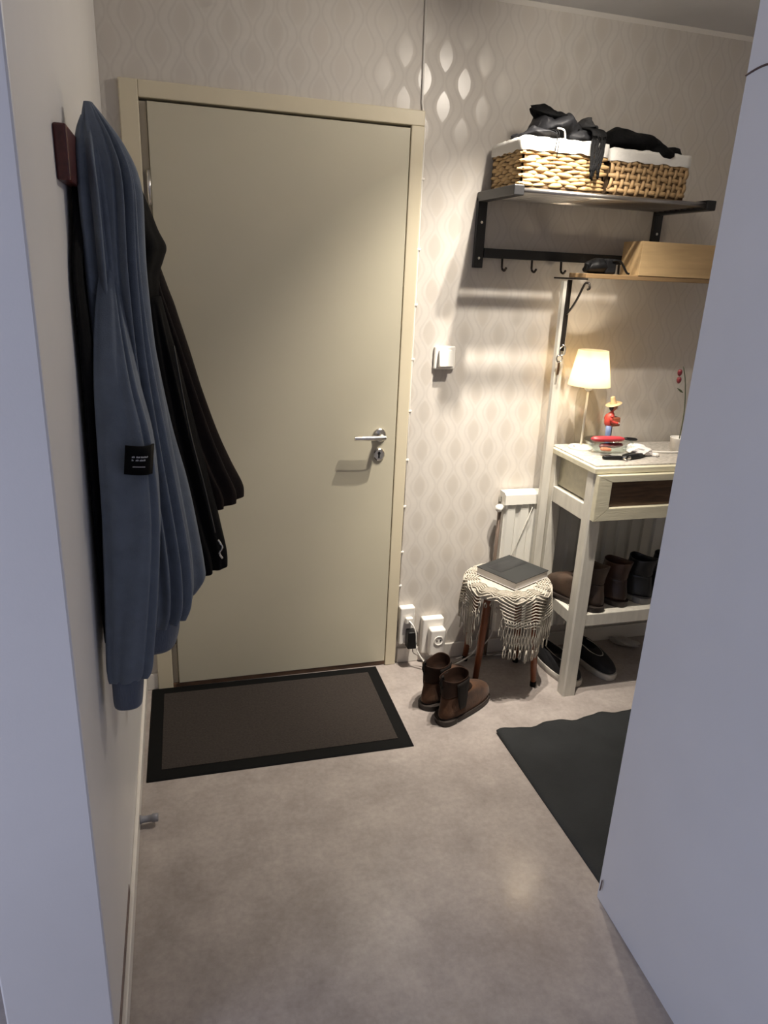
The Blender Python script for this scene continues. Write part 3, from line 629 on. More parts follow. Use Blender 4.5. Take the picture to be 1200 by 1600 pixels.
# glass bowl with its contents
gb = tag(obj('glass_bowl', lathe([(0.030, 0.0), (0.050, 0.004), (0.075, 0.020), (0.090, 0.046), (0.093, 0.048), (0.0895, 0.049), (0.073, 0.024), (0.048, 0.008), (0.0, 0.0065)][:-1] + [(0.004, 0.0065)], 36), glass('bowl_glass', (0.93, 0.96, 0.95, 1)), None, True), 'shallow clear glass bowl of odds and ends on the hall table', 'bowl')
gb.location = (1.585, 2.332, ZT)
red_m = mat('red_leather', (0.36, 0.035, 0.045, 1), 0.35, var=0.15, scale=10); maroon = mat('maroon_leather', (0.13, 0.018, 0.025, 1), 0.4, var=0.2, scale=12); orange_m = mat('orange_plastic', (0.60, 0.16, 0.07, 1), 0.4)
def capsule(name, label, cat, p0, p1, r, m, flat=1.0, parts=()):
    p0 = Vector(p0); p1 = Vector(p1); d = (p1 - p0); L_ = d.length
    bm = bmesh.new(); rings = []; N = 14
    for s, k in ((0.0, 0.25), (0.03, 0.6), (0.10, 0.88), (0.25, 1.0), (0.6, 1.0), (0.85, 0.9), (0.96, 0.6), (1.0, 0.25)):
        rings.append([(s * L_, r * k * math.cos(a), r * k * flat * math.sin(a)) for a in [2 * PI * i / N for i in range(N)]])
    loft(bm, rings)
    o = obj(name, bm, m, None, True); o.location = p0; o.rotation_euler = d.to_track_quat('X', 'Z').to_euler(); tag(o, label, cat); return o
bx, by = 1.585, 2.332
capsule('red_case', 'bright red glasses case lying on top of the glass bowl', 'case', (bx - 0.075, by + 0.005, ZT + 0.056), (bx + 0.055, by - 0.02, ZT + 0.058), 0.018, red_m, 0.62)
capsule('maroon_case', 'dark maroon pouch inside the glass bowl beneath the red case', 'pouch', (bx - 0.045, by - 0.01, ZT + 0.030), (bx + 0.06, by - 0.005, ZT + 0.032), 0.015, maroon, 0.7)
capsule('orange_lighter', 'small orange plastic piece at the left inside the glass bowl', 'lighter', (bx - 0.055, by - 0.036, ZT + 0.026), (bx - 0.010, by - 0.040, ZT + 0.022), 0.009, orange_m, 0.8)
capsule('black_comb_handle', 'slim black handle sticking out over the right rim of the bowl', 'handle', (bx + 0.060, by - 0.012, ZT + 0.058), (bx + 0.125, by + 0.0, ZT + 0.050), 0.011, plastic_black, 0.6)
pen = thing('black_knife', 'black folding knife with steel bolster lying before the glass bowl', 'knife', (bx - 0.078, by - 0.092, ZT + 0.008), -0.18)
bm = bmesh.new(); tube(bm, [(0, 0, 0), (0.01, 0, 0), (0.07, 0, 0), (0.078, 0, 0)], 0.008, 10, taper=[0.005, 0.0078, 0.0078, 0.006]); obj('handle', bm, plastic_black, pen, True)
bm = bmesh.new(); tube(bm, [(0.076, 0, 0), (0.085, 0, 0), (0.105, 0, 0), (0.110, 0, 0)], 0.008, 10, taper=[0.006, 0.0085, 0.0085, 0.004]); obj('bolster', bm, chrome, pen, True)
gl = thing('sunglasses', 'folded black sunglasses lying before the glass bowl', 'sunglasses', (bx + 0.045, by - 0.100, ZT))
bm = bmesh.new(); blob(bm, [(-0.055, -0.008, 0.005, 0.006, 0.004, 0), (-0.04, -0.006, 0.009, 0.013, 0.008, 0.05), (-0.01, 0, 0.010, 0.015, 0.009, 0.05), (0.03, 0.012, 0.010, 0.015, 0.009, 0.05), (0.06, 0.024, 0.009, 0.010, 0.007, 0), (0.07, 0.028, 0.008, 0.004, 0.004, 0)]); obj('frame', bm, plastic_black, gl, True)
bm = bmesh.new(); tube(bm, spline([(0.055, 0.028, 0.012), (0.02, 0.034, 0.014), (-0.03, 0.020, 0.010)], 4), 0.003, 6); obj('temple', bm, plastic_black, gl, True)
bm = bmesh.new(); tube(bm, [(-0.052, -0.014, 0.006), (-0.040, -0.026, 0.004)], 0.004, 6); tag(obj('silver_clip', bm, chrome, None, True), 'tiny silver clip in front of the black sunglasses', 'clip'); bpy.data.objects['silver_clip'].location = (bx + 0.045, by - 0.104, ZT)
# crumpled white paper
bm = bmesh.new(); bmesh.ops.create_icosphere(bm, subdivisions=3, radius=1.0)
for v in bm.verts:
    k = 1 + 0.13 * math.sin(7 * v.co.x + 3 * v.co.y) * math.cos(6 * v.co.z + 5 * v.co.y) + random.uniform(-0.05, 0.05)
    v.co = Vector((v.co.x * 0.056 * k, v.co.y * 0.040 * k, max(v.co.z * 0.022 * k + 0.018, 0.0)))
    v.co.z *= 1 - 0.35 * (v.co.x / 0.056)
pp = tag(obj('crumpled_napkin', bm, mat('white_paper', (0.76, 0.72, 0.70, 1), 0.8), None), 'crumpled white napkin right of the glass bowl', 'napkin'); pp.location = (1.700, 2.292, ZT)
bm = bmesh.new(); tube(bm, spline([(1.675, 2.36, ZT + 0.006), (1.72, 2.345, ZT + 0.008), (1.76, 2.33, ZT + 0.004), (1.83, 2.30, ZT + 0.004), (1.95, 2.30, ZT + 0.004)], 6), 0.0034, 7); tag(obj('charging_cable', bm, plastic_white, None, True), 'white cord trailing across the grey table top', 'cord')
bm = bmesh.new(); tube(bm, [(0, 0, 0), (0.028, 0.0, 0.016)], 0.0045, 8); o = tag(obj('black_pen_stub', bm, plastic_black, None, True), 'short black stub leaning behind the crumpled napkin', 'stub'); o.location = (1.712, 2.372, ZT + 0.006)
bm = bmesh.new(); lathe([(0.012, 0), (0.016, 0.004), (0.012, 0.012), (0.005, 0.013)], 14, bm=bm); o = tag(obj('bottle_cap', bm, plastic_white, None, True), 'small white round cap beside the crumpled napkin', 'cap'); o.location = (1.752, 2.262, ZT)
bm = bmesh.new(); box(bm, -0.012, 0.012, -0.008, 0.008, 0, 0.012, bev=0.004); o = tag(obj('black_lighter', bm, plastic_black, None), 'small black block near the table back left of the bowl', 'block'); o.location = (1.487, 2.405, ZT)

# figurine with straw hat
fg = thing('figurine', 'small painted figurine in straw hat and red shirt carrying a basket', 'figurine', (1.640, 2.425, ZT))
def ell(parent, name, m, c, r, rings=10, n=16):
    bm = bmesh.new(); bmesh.ops.create_uvsphere(bm, u_segments=n, v_segments=rings, radius=1.0)
    for v in bm.verts: v.co = Vector((c[0] + v.co.x * r[0], c[1] + v.co.y * r[1], c[2] + v.co.z * r[2]))
    return obj(name, bm, m, parent, True)
skin = mat('painted_skin', (0.42, 0.20, 0.12, 1), 0.5); straw = mat('painted_straw', (0.52, 0.36, 0.20, 1), 0.5); blue_t = mat('painted_blue', (0.20, 0.28, 0.52, 1), 0.5); dark_t = mat('painted_black', (0.025, 0.026, 0.030, 1), 0.45)
shirt = mat('painted_red', (0.62, 0.075, 0.06, 1), 0.45)
# continuous body mesh
bm = bmesh.new(); N = 16
loft(bm, [[(cx + rx * math.cos(a), ry * math.sin(a), z) for a in [2 * PI * i / N for i in range(N)]] for cx, rx, ry, z in ((0.0, 0.012, 0.012, 0.082), (-0.003, 0.0175, 0.016, 0.092), (-0.005, 0.0185, 0.017, 0.105), (-0.002, 0.0175, 0.017, 0.122), (0.001, 0.013, 0.014, 0.134), (0.004, 0.006, 0.006, 0.141), (0.005, 0.006, 0.006, 0.146), (0.007, 0.011, 0.010, 0.153), (0.008, 0.0125, 0.0115, 0.163), (0.006, 0.010, 0.010, 0.173))])
body = obj('body', bm, shirt, fg, True); body['label'] = 'red painted shirt'
ell(fg, 'face', skin, (0.0085, -0.001, 0.160), (0.0128, 0.0118, 0.014)); ell(fg, 'nose', skin, (0.021, -0.003, 0.160), (0.004, 0.003, 0.004))
ell(fg, 'moustache', mat('painted_white', (0.8, 0.76, 0.70, 1), 0.5), (0.019, -0.004, 0.1535), (0.006, 0.007, 0.0028))
ell(fg, 'hair', dark_t, (-0.0005, 0, 0.158), (0.009, 0.011, 0.013))
for nm, cx, cy, mm in (('trouser_leg', -0.006, -0.007, blue_t), ('trouser_leg', 0.0065, 0.007, dark_t)):
    bm = bmesh.new(); loft(bm, [[(cx + ox + rx * math.cos(a), cy + rx * 0.9 * math.sin(a), z) for a in [2 * PI * i / 12 for i in range(12)]] for rx, z, ox in ((0.009, 0.006, 0.004), (0.0105, 0.03, 0.002), (0.0115, 0.06, 0.001), (0.0115, 0.088, 0.0))]); obj(nm, bm, mm, fg, True)
    ell(fg, 'shoe', dark_t, (cx + 0.008, cy, 0.005), (0.012, 0.007, 0.005))
bm = bmesh.new(); lathe([(0.0005, 0.0), (0.028, -0.001), (0.032, 0.002), (0.0295, 0.004), (0.014, 0.004), (0.0105, 0.016), (0.0085, 0.031), (0.003, 0.034)], 24, bm=bm)
bmesh.ops.transform(bm, matrix=Matrix.Translation((0.007, 0, 0.1705)) @ Matrix.Rotation(-0.30, 4, 'Y'), verts=bm.verts); autosmooth(obj('straw_hat', bm, straw, fg), 0.7)
bm = bmesh.new(); box(bm, 0.004, 0.040, -0.021, 0.021, 0.086, 0.120, bev=0.002)
bmesh.ops.transform(bm, matrix=Matrix.Rotation(-0.06, 4, 'Y'), verts=bm.verts); obj('carried_basket', bm, mat('painted_rust', (0.33, 0.10, 0.05, 1), 0.5, var=0.2, scale=90), fg)
for sy in (-1, 1):
    bm = bmesh.new(); tube(bm, spline([(-0.005, sy * 0.015, 0.128), (-0.008, sy * 0.021, 0.112), (0.004, sy * 0.0225, 0.103), (0.022, sy * 0.022, 0.100)], 4), 0.0055, 8); obj('sleeve', bm, shirt, fg, True)
    ell(fg, 'hand', mat('painted_white', None) if 'painted_white' in MATS else skin, (0.018, sy * 0.0225, 0.100), (0.013, 0.0045, 0.0048))

# red flower in a small white pot, mostly behind the wall edge
fp = thing('potted_flower', 'red blossoms on a thin stem beside the grey wall edge, on the table', 'flower', (1.895, 2.32, ZT))
bm = bmesh.new(); lathe([(0.026, 0), (0.034, 0.055), (0.036, 0.058), (0.031, 0.058), (0.028, 0.04)], 20, bm=bm); obj('pot', bm, plastic_white, fp, True)
stem_m = mat('green_stem', (0.06, 0.075, 0.035, 1), 0.6); pet = mat('red_petal', (0.14, 0.010, 0.018, 1), 0.5)
bm = bmesh.new(); tube(bm, spline([(0, 0, 0.05), (0.0, 0, 0.16), (-0.022, -0.005, 0.27), (-0.048, -0.01, 0.335)], 5), 0.002, 6); obj('stem', bm, stem_m, fp, True)
for k, (dx, dz) in enumerate(((-0.058, 0.312), (-0.056, 0.284))):
    bm = bmesh.new(); lathe([(0.003, -0.013), (0.008, -0.006), (0.009, 0.003), (0.0065, 0.010), (0.003, 0.012)], 12, bm=bm); xf(bm, (dx, -0.008, dz)); obj('blossom', bm, pet, fp, True)
bm = bmesh.new(); loft(bm, [[(-0.026 - s * 0.03 + t * 0.5, -0.006, 0.235 + 0.018 * s + t) for t in (-h_, h_)] + [(-0.026 - s * 0.03, -0.004, 0.235 + 0.018 * s)] for s, h_ in ((0, 0.001), (0.4, 0.004), (1.0, 0.0008))]); obj('leaf', bm, stem_m, fp)

# ------------------------------------------------------------------ stool with crocheted cloth and book
wd = mat('reddish_brown_wood', (0.20, 0.060, 0.022, 1), 0.38, var=0.2, scale=10, stretch=(8, 8, 1))
rub = mat('black_rubber', (0.004, 0.004, 0.004, 1), 0.7, spec=0.12)
SX, SY = 1.215, 2.322
stl = thing('wooden_stool', 'round stool with reddish brown splayed legs under the crocheted cloth', 'stool', (SX, SY, 0))
bm = bmesh.new(); lathe([(0.142, 0.425), (0.150, 0.430), (0.150, 0.446), (0.142, 0.452)], 40, bm=bm); autosmooth(obj('seat', bm, wd, stl), 0.5)
for (fx, fy), (tx, ty) in (((-0.108, -0.020), (-0.098, -0.045)), ((0.128, -0.072), (0.092, -0.070)), ((-0.072, 0.178), (-0.065, 0.115)), ((0.142, 0.120), (0.100, 0.085))):
    bm = bmesh.new(); tube(bm, [(tx, ty, 0.43), (tx + (fx - tx) * 0.10, ty + (fy - ty) * 0.1, 0.385), (tx + (fx - tx) * 0.55, ty + (fy - ty) * 0.55, 0.20), (fx, fy, 0.018)], 0.014, 12, taper=[0.015, 0.0155, 0.0145, 0.0115])
    lg = obj('leg', bm, wd, stl, True)
    bm = bmesh.new(); lathe([(0.0125, 0.0), (0.0125, 0.022), (0.011, 0.025)], 12, fx, fy, bm=bm); obj('foot_cap', bm, rub, lg, True)

yarn = mat('cream_cotton_yarn', (0.50, 0.46, 0.39, 1), 0.9, spec=0.2, var=0.08, scale=60, bump=0.5, bscale=350)
cl = thing('crocheted_cloth', 'cream crocheted cloth with fringe draped over the stool', 'cloth', (SX, SY, 0.4525))
# surface of the cloth: polar parameters -> point (radius beyond seat hangs down)
def drape(ang, s):
    """s = arc length from the centre along direction ang"""
    R = 0.157
    if s <= R: return Vector((math.cos(ang) * s, math.sin(ang) * s, 0.004))
    e = s - R
    bend = 0.018
    if e < bend:
        r_ = R + bend * math.sin(e / bend * PI / 2) * 0.8; z = 0.004 - bend * (1 - math.cos(e / bend * PI / 2)) * 0.8
    else:
        fold = 0.010 * math.sin(ang * 9 + 0.6) * min(1, (e - bend) / 0.08)
        r_ = R + bend * 0.8 + fold - 0.02 * min(1, (e - bend) / 0.2) * 0; z = 0.004 - bend * 0.8 - (e - bend)
    return Vector((math.cos(ang) * r_, math.sin(ang) * r_, z))
def hang(ang):
    """how far the hem hangs below the seat edge in each direction (degrees from +X, camera is at about -110)"""
    d = math.degrees(ang) % 360
    key = [(0, 0.20), (30, 0.10), (70, 0.05), (110, 0.05), (150, 0.08), (185, 0.22), (205, 0.20), (212, 0.05), (226, 0.035), (235, 0.06), (245, 0.20), (260, 0.235), (285, 0.235), (303, 0.235), (318, 0.22), (345, 0.215), (360, 0.20)]
    for (a, h0), (b_, h1) in zip(key, key[1:]):
        if a <= d <= b_: return h0 + (h1 - h0) * (d - a) / (b_ - a)
# solid middle of the cloth
bm = bmesh.new(); NA = 96
loft(bm, [[drape(2 * PI * i / NA, s) + Vector((0, 0, -0.001 + 0.0012 * (k % 2))) for i in range(NA)] for k, s in enumerate((0.01, 0.03, 0.05, 0.07, 0.085, 0.10, 0.112, 0.124, 0.134, 0.144, 0.154, 0.164, 0.172, 0.180, 0.187))], True, False)
obj('cloth_middle', bm, yarn, cl, True)
# raised ribs on the top, zigzag rows down the flaps, open net below
bm = bmesh.new()
for s in (0.118, 0.130, 0.141, 0.151, 0.160, 0.168):
    pts = []
    for i in range(97):
        a = 2 * PI * i / 96
        pts.append(drape(a, s + 0.006 * math.sin(a * 16)) + Vector((0, 0, 0.0035)))
    tube(bm, pts, 0.0024, 5)
cr = obj('rib_cord', bm, yarn, cl, True); cr['kind'] = 'stuff'
bm = bmesh.new()
step = 0.0125; nrows = 17
for r in range(nrows):
    e = 0.012 + r * step
    seg = []
    for i in range(289):
        a = 2 * PI * i / 288; h = hang(a)
        zig = 0.016 * (abs(((a * 7 / (2 * PI)) % 1.0) - 0.5) * 4 - 1)
        ee = e + zig
        net = h * 0.58
        ok = 0.004 < ee < net
        if ok: seg.append(drape(a, 0.157 + ee) + Vector((math.cos(a), math.sin(a), 0)) * 0.002)
        if (not ok or i == 288) and seg:
            if len(seg) > 2: tube(bm, seg, 0.0029, 5)
            seg = []
o = obj('zigzag_cord', bm, yarn, cl, True); o['kind'] = 'stuff'
bm = bmesh.new()
NC = 96
for k in range(NC):
    for sg in (-1, 1):
        a0 = 2 * PI * k / NC; h = hang(a0); e0 = h * 0.45; e1 = h * 0.98
        if h < 0.09: continue
        pts = []
        m__ = 10
        for j in range(m__ + 1):
            t = j / m__; e = e0 + (e1 - e0) * t
            a = a0 + sg * (2 * PI / NC) * 0.5 * (1 - abs(((t * 3) % 2) - 1)) * 1.0
            pts.append(drape(a, 0.157 + e) + Vector((math.cos(a), math.sin(a), 0)) * (0.001 + 0.002 * sg))
        tube(bm, pts, 0.0021, 5)
o = obj('net_cord', bm, yarn, cl, True); o['kind'] = 'stuff'
# fringe tassels: individual knotted loops
for k in range(NC):
    if k % 2: continue
    a = 2 * PI * k / NC; h = hang(a); ln = 0.045 + random.uniform(-0.012, 0.014)
    if h < 0.06: ln = 0.02
    p = drape(a, 0.157 + h * 0.97); bm = bmesh.new()
    for sg in (-1, 1):
        q = Vector((-math.sin(a), math.cos(a), 0)) * (0.004 * sg)
        tube(bm, [p, p + q + Vector((0, 0, -ln * 0.4)), p + q * 1.2 + Vector((0, 0, -ln * 0.8)), p + q * 0.4 + Vector((random.uniform(-.003, .003), 0, -ln))], 0.0026, 5)
    obj('fringe', bm, yarn, cl, True)

bk = thing('book', 'thick book with a dark grey cover lying on the crocheted cloth', 'book', (1.243, 2.345, 0.4605), math.radians(26))
cov = mat('grey_book_cover', (0.030, 0.031, 0.031, 1), 0.5, spec=0.25, var=0.12, scale=8)
obj('cover', mbox(-0.103, 0.103, -0.099, 0.099, 0.0285, 0.0315, bev=0.001), cov, bk)
obj('cover', mbox(-0.103, 0.103, -0.099, 0.099, 0.0, 0.003, bev=0.001), mat('pale_book_back', (0.50, 0.48, 0.46, 1), 0.5), bk)
obj('page_block', mbox(-0.100, 0.101, -0.096, 0.096, 0.003, 0.0285), mat('book_pages', (0.58, 0.55, 0.53, 1), 0.8, var=0.1, scale=3, stretch=(1, 1, 300)), bk)
obj('cover_picture', mbox(-0.070, 0.095, 0.000, 0.070, 0.0314, 0.0319), mat('dark_photo_print', (0.012, 0.0125, 0.0135, 1), 0.4, spec=0.3, col2=(0.040, 0.041, 0.042, 1), scale=5, stretch=(1, 5, 1)), bk)

# ------------------------------------------------------------------ shoes
def outline(xh, xt, w, n=36, heelw=0.72, toe=0.55, asym=0.0):
    pts = []
    L_ = xt - xh
    for i in range(n):
        a = 2 * PI * i / n
        c, s = math.cos(a), math.sin(a)
        x = (abs(c) ** 0.72) * (1 if c > 0 else -1)
        t = (x + 1) / 2
        wid = w * (heelw + (1 - heelw) * math.sin(min(1, t * 1.35) * PI / 2)) if t < 0.75 else w
        y = (abs(s) ** 0.80) * (1 if s > 0 else -1) * wid
        pts.append((xh + t * L_, y + asym * math.sin(t * PI), 0))
    return pts
def shoe(name, label, group, loc, rz, kind, m_up, m_sole, m_in, L_=0.29, sole_h=0.022, mirror=1, sc=1.0, cat='boot', gore=None, m_shaft=None):
    t = thing(name, label, cat, loc, rz, group)
    xh, xt, w = -0.13 * L_ / 0.29, 0.16 * L_ / 0.29, 0.050 * L_ / 0.29
    def ring(xa, xb, ww, z, **k): return [(x, y * mirror, z) for x, y, _ in outline(xa, xb, ww, asym=0.006, **k)]
    bm = bmesh.new()
    loft(bm, [ring(xh - 0.003, xt + 0.002, w + 0.001, 0.0), ring(xh - 0.006, xt + 0.005, w + 0.004, 0.006), ring(xh - 0.006, xt + 0.006, w + 0.005, sole_h * 0.8), ring(xh - 0.004, xt + 0.004, w + 0.003, sole_h)])
    autosmooth(obj('sole', bm, m_sole, t), 0.8)
    bm = bmesh.new()
    z0 = sole_h * 0.7
    if kind == 'boot':
        R = [(xh, xt, w, z0), (xh - 0.002, xt + 0.001, w + 0.001, z0 + 0.018), (xh - 0.001, xt - 0.001, w, z0 + 0.036), (xh + 0.002, xt - 0.009, w * 0.97, z0 + 0.052), (xh + 0.005, xt - 0.026, w * 0.93, z0 + 0.065), (xh + 0.007, xt - 0.055, w * 0.89, z0 + 0.077), (xh + 0.008, xt - 0.088, w * 0.87, z0 + 0.089), (xh + 0.008, xt - 0.118, w * 0.86, z0 + 0.102)]
        R2 = [(xh + 0.007, xt - 0.112, w * 0.84, z0 + 0.092), (xh + 0.0085, xt - 0.125, w * 0.855, z0 + 0.103), (xh + 0.008, xt - 0.142, w * 0.85, z0 + 0.115), (xh + 0.005, xt - 0.152, w * 0.85, z0 + 0.132), (xh - 0.001, xt - 0.156, w * 0.87, z0 + 0.150), (xh - 0.006, xt - 0.157, w * 0.89, z0 + 0.168), (xh - 0.003, xt - 0.157, w * 0.85, z0 + 0.168), (xh + 0.004, xt - 0.157, w * 0.77, z0 + 0.140), (xh + 0.012, xt - 0.158, w * 0.72, z0 + 0.09)]
        dip = True
    else:
        R = [(xh, xt, w, z0), (xh - 0.001, xt, w, z0 + 0.016), (xh, xt - 0.004, w * 0.97, z0 + 0.028), (xh + 0.003, xt - 0.020, w * 0.92, z0 + 0.040), (xh + 0.005, xt - 0.055, w * 0.86, z0 + 0.050), (xh + 0.006, xt - 0.090, w * 0.78, z0 + 0.059), (xh + 0.006, xt - 0.125, w * 0.70, z0 + 0.066), (xh + 0.009, xt - 0.130, w * 0.62, z0 + 0.066), (xh + 0.016, xt - 0.125, w * 0.58, z0 + 0.03)]
    loft(bm, [ring(a, b_, c, d) for a, b_, c, d in R])
    if kind == 'boot':
        b2 = bmesh.new(); loft(b2, [ring(a, b_, c, d) for a, b_, c, d in R2])
        for v in b2.verts:   # opening dips at the sides and rises to the heel pull
            if v.co.z > z0 + 0.10:
                k = (v.co.z - z0 - 0.10) / 0.068; mid = (xh + xt - 0.152) / 2
                v.co.z += k * (0.012 * ((v.co.x - mid) / 0.06) ** 2 - 0.004)
    if kind == 'boot':
        so_ = obj('shaft', b2, m_shaft or m_up, t, True); md = so_.modifiers.new('s', 'SUBSURF'); md.levels = 1; md.render_levels = 1
    up = obj('upper', bm, m_up, t, True); md = up.modifiers.new('s', 'SUBSURF'); md.levels = 1; md.render_levels = 1
    # interior lining, slightly inset dark bowl
    if kind == 'boot':
        bm = bmesh.new(); loft(bm, [ring(xh + 0.013, xt - 0.166, w * 0.66, z0 + 0.078), ring(xh + 0.0125, xt - 0.163, w * 0.68, z0 + 0.088)]); obj('insole', bm, m_in, t)
        if gore:
            for sy in (-1, 1):
                bm = bmesh.new(); nx, nz = 6, 8; g = []
                for j in range(nz + 1):
                    tz = j / nz; z = z0 + 0.045 + tz * 0.112; row = []
                    for i in range(nx + 1):
                        tx = i / nx - 0.5; half = 0.018 + 0.022 * tz ** 0.7
                        cx = (xh + xt - 0.140) / 2 + 0.004
                        x = cx + tx * 2 * half
                        mid = cx - 0.005; hl = 0.070
                        yy = w * (0.965 - 0.07 * min(1, tz * 2)) * max(0.0, 1 - abs((x - mid) / hl) ** 2.6) ** (1 / 2.2) + 0.0008
                        row.append(bm.verts.new((x, sy * yy + 0.003 * mirror, z)))
                    g.append(row)
                for j in range(nz):
                    for i in range(nx): bm.faces.new((g[j][i], g[j][i + 1], g[j + 1][i + 1], g[j + 1][i]))
                go = obj('elastic_gore', bm, gore, t, True); so = go.modifiers.new('t', 'SOLIDIFY'); so.thickness = 0.003
            bm = bmesh.new(); tube(bm, spline([(xh - 0.003, 0.0, z0 + 0.140), (xh - 0.016, 0.0, z0 + 0.172), (xh - 0.006, 0.0, z0 + 0.196), (xh + 0.002, 0.0, z0 + 0.165)], 4), 0.0045, 6); obj('pull_tab', bm, gore, t, True)
        bm = bmesh.new(); loft(bm, [ring(xh - 0.004, xh + 0.075, w * 0.90, 0.0), ring(xh - 0.0065, xh + 0.075, w * 0.93, sole_h * 0.99)]); obj('heel', bm, m_sole, t)
    return t
suede = mat('brown_suede', (0.078, 0.037, 0.019, 1), 0.9, spec=0.2, var=0.45, scale=16, bump=0.25, bscale=180, sheen=0.1)
sole_dk = mat('dark_boot_sole', (0.028, 0.020, 0.016, 1), 0.6)
lin_dk = mat('boot_lining', (0.008, 0.006, 0.005, 1), 0.8, spec=0.15)
gore_m = mat('dark_elastic', (0.008, 0.006, 0.005, 1), 0.7, spec=0.2, bump=0.3, bscale=200)
shaft_m = mat('dark_brown_leather_shaft', (0.026, 0.0125, 0.0075, 1), 0.75, spec=0.2, var=0.4, scale=20)
d1 = math.atan2(0.52, 0.86)
shoe('brown_boot', 'brown suede ankle boot with dark elastic side standing nearest on the floor', 'brown suede boots on the floor', (0.985, 2.146, 0.0), d1, 'boot', suede, sole_dk, lin_dk, L_=0.285, gore=gore_m, m_shaft=shaft_m)
shoe('brown_boot', 'brown suede ankle boot behind its mate, by the stool leg', 'brown suede boots on the floor', (0.950, 2.262, 0.0), d1 + 0.06, 'boot', suede, sole_dk, lin_dk, L_=0.285, mirror=-1, gore=gore_m, m_shaft=shaft_m)
leather = mat('worn_brown_leather', (0.055, 0.034, 0.023, 1), 0.5, var=0.45, scale=9, bump=0.2, bscale=120)
leather2 = mat('rust_brown_leather', (0.045, 0.020, 0.012, 1), 0.42, var=0.5, scale=10, bump=0.2, bscale=120)
d2 = math.atan2(0.90, -0.40)
shoe('leather_boot', 'worn brown leather boot on the shoe shelf with its toe beside the table leg', 'leather boots on the shoe shelf', (1.503, 2.275, 0.3605), d2, 'boot', leather, sole_dk, lin_dk, L_=0.270)
shoe('leather_boot', 'rust brown leather boot second from the table leg on the shoe shelf', 'leather boots on the shoe shelf', (1.612, 2.290, 0.3605), d2 + 0.12, 'boot', leather2, sole_dk, lin_dk, L_=0.265, mirror=-1)
blk = mat('black_leather', (0.010, 0.010, 0.011, 1), 0.4, var=0.2, scale=20); bsole = mat('grey_heel', (0.16, 0.155, 0.15, 1), 0.5)
shoe('black_boot', 'black boot with grey heel on the shoe shelf right of the rust brown boot', 'black boots on the shoe shelf', (1.735, 2.300, 0.3605), d2 + 0.1, 'boot', blk, bsole, lin_dk, L_=0.265, sole_h=0.026)
shoe('black_boot', 'black boot at the grey wall edge on the shoe shelf', 'black boots on the shoe shelf', (1.850, 2.300, 0.3605), d2 + 0.14, 'boot', blk, bsole, lin_dk, L_=0.265, sole_h=0.026, mirror=-1)
canvas = mat('black_canvas', (0.010, 0.010, 0.012, 1), 0.75, bump=0.3, bscale=260); rubber_w = mat('off_white_rubber', (0.50, 0.47, 0.42, 1), 0.5)
def sneaker(label, loc, rz, mirror):
    t = shoe('black_sneaker', label, 'black sneakers under the hall table', loc, rz, 'low', canvas, rubber_w, lin_dk, L_=0.285, sole_h=0.028, mirror=mirror, cat='sneaker')
    bm = bmesh.new(); pts = []
    for i in range(25):
        a = -2.3 + 4.6 * i / 24
        x = 0.005 + 0.075 * math.cos(a) ; y = 0.030 * math.sin(a)
        z = 0.0955 - max(0.0, x) * 0.22 - abs(y) * 0.28
        pts.append((x, y, z))
    tube(bm, pts, 0.0020, 6); shade(obj('piping', bm, rubber_w, t, True), 'pale piping round the vamp')
    return t
sneaker('black slip-on sneaker with pale sole under the table, toe towards the room', (1.668, 2.372, 0), -1.40, 1)
sneaker('black sneaker with pale sole half hidden by the front table leg', (1.500, 2.362, 0), -1.42, -1)
bm = bmesh.new(); bmesh.ops.create_icosphere(bm, subdivisions=3, radius=1.0)
for v in bm.verts:
    k = 1 + 0.2 * math.sin(6 * v.co.x + 4 * v.co.y) + random.uniform(-0.06, 0.06)
    v.co = Vector((v.co.x * 0.065 * k, v.co.y * 0.028 * k, max(0, (v.co.z * 0.6 + 0.5) * 0.026 * k)))
o = tag(obj('crumpled_cloth', bm, mat('dull_white_rag', (0.42, 0.39, 0.36, 1), 0.85), None), 'crumpled whitish cloth on the floor far under the table', 'cloth'); o.location = (1.93, 2.478, 0); o.rotation_euler = (0, 0, -0.6)

# ------------------------------------------------------------------ mats
mt = thing('doormat', 'brown ribbed doormat with a black rubber border before the door', 'doormat', (0.295, 2.27, 0.0), math.radians(-0.6))
def mat_border(bm, x0, x1, y0, y1, bw_, h):
    pts_o = [(x0, y0), (x1, y0), (x1, y1), (x0, y1)]; pts_i = [(x0 + bw_, y0 + bw_), (x1 - bw_, y0 + bw_), (x1 - bw_, y1 - bw_), (x0 + bw_, y1 - bw_)]
    pm = [(a[0] * 0.9 + b_[0] * 0.1, a[1] * 0.9 + b_[1] * 0.1) for a, b_ in zip(pts_o, pts_i)]
    loft(bm, [[(x, y, 0.0) for x, y in pts_o], [(x, y, 0.003) for x, y in pts_o], [(x, y, h) for x, y in pm], [(x, y, h) for x, y in pts_i], [(x, y, 0.002) for x, y in pts_i]], True, True)
bm = bmesh.new(); mat_border(bm, -0.450, 0.450, -0.283, 0.256, 0.046, 0.0065); obj('rubber_border', bm, rub, mt)
pile = mat('brown_mat_pile', (0.020, 0.0145, 0.0115, 1), 0.95, col2=(0.036, 0.027, 0.022, 1), scale=130, bump=0.8, bscale=320, detail=6)
obj('pile', mbox(-0.404, 0.404, -0.237, 0.210, 0.0021, 0.0085), pile, mt)

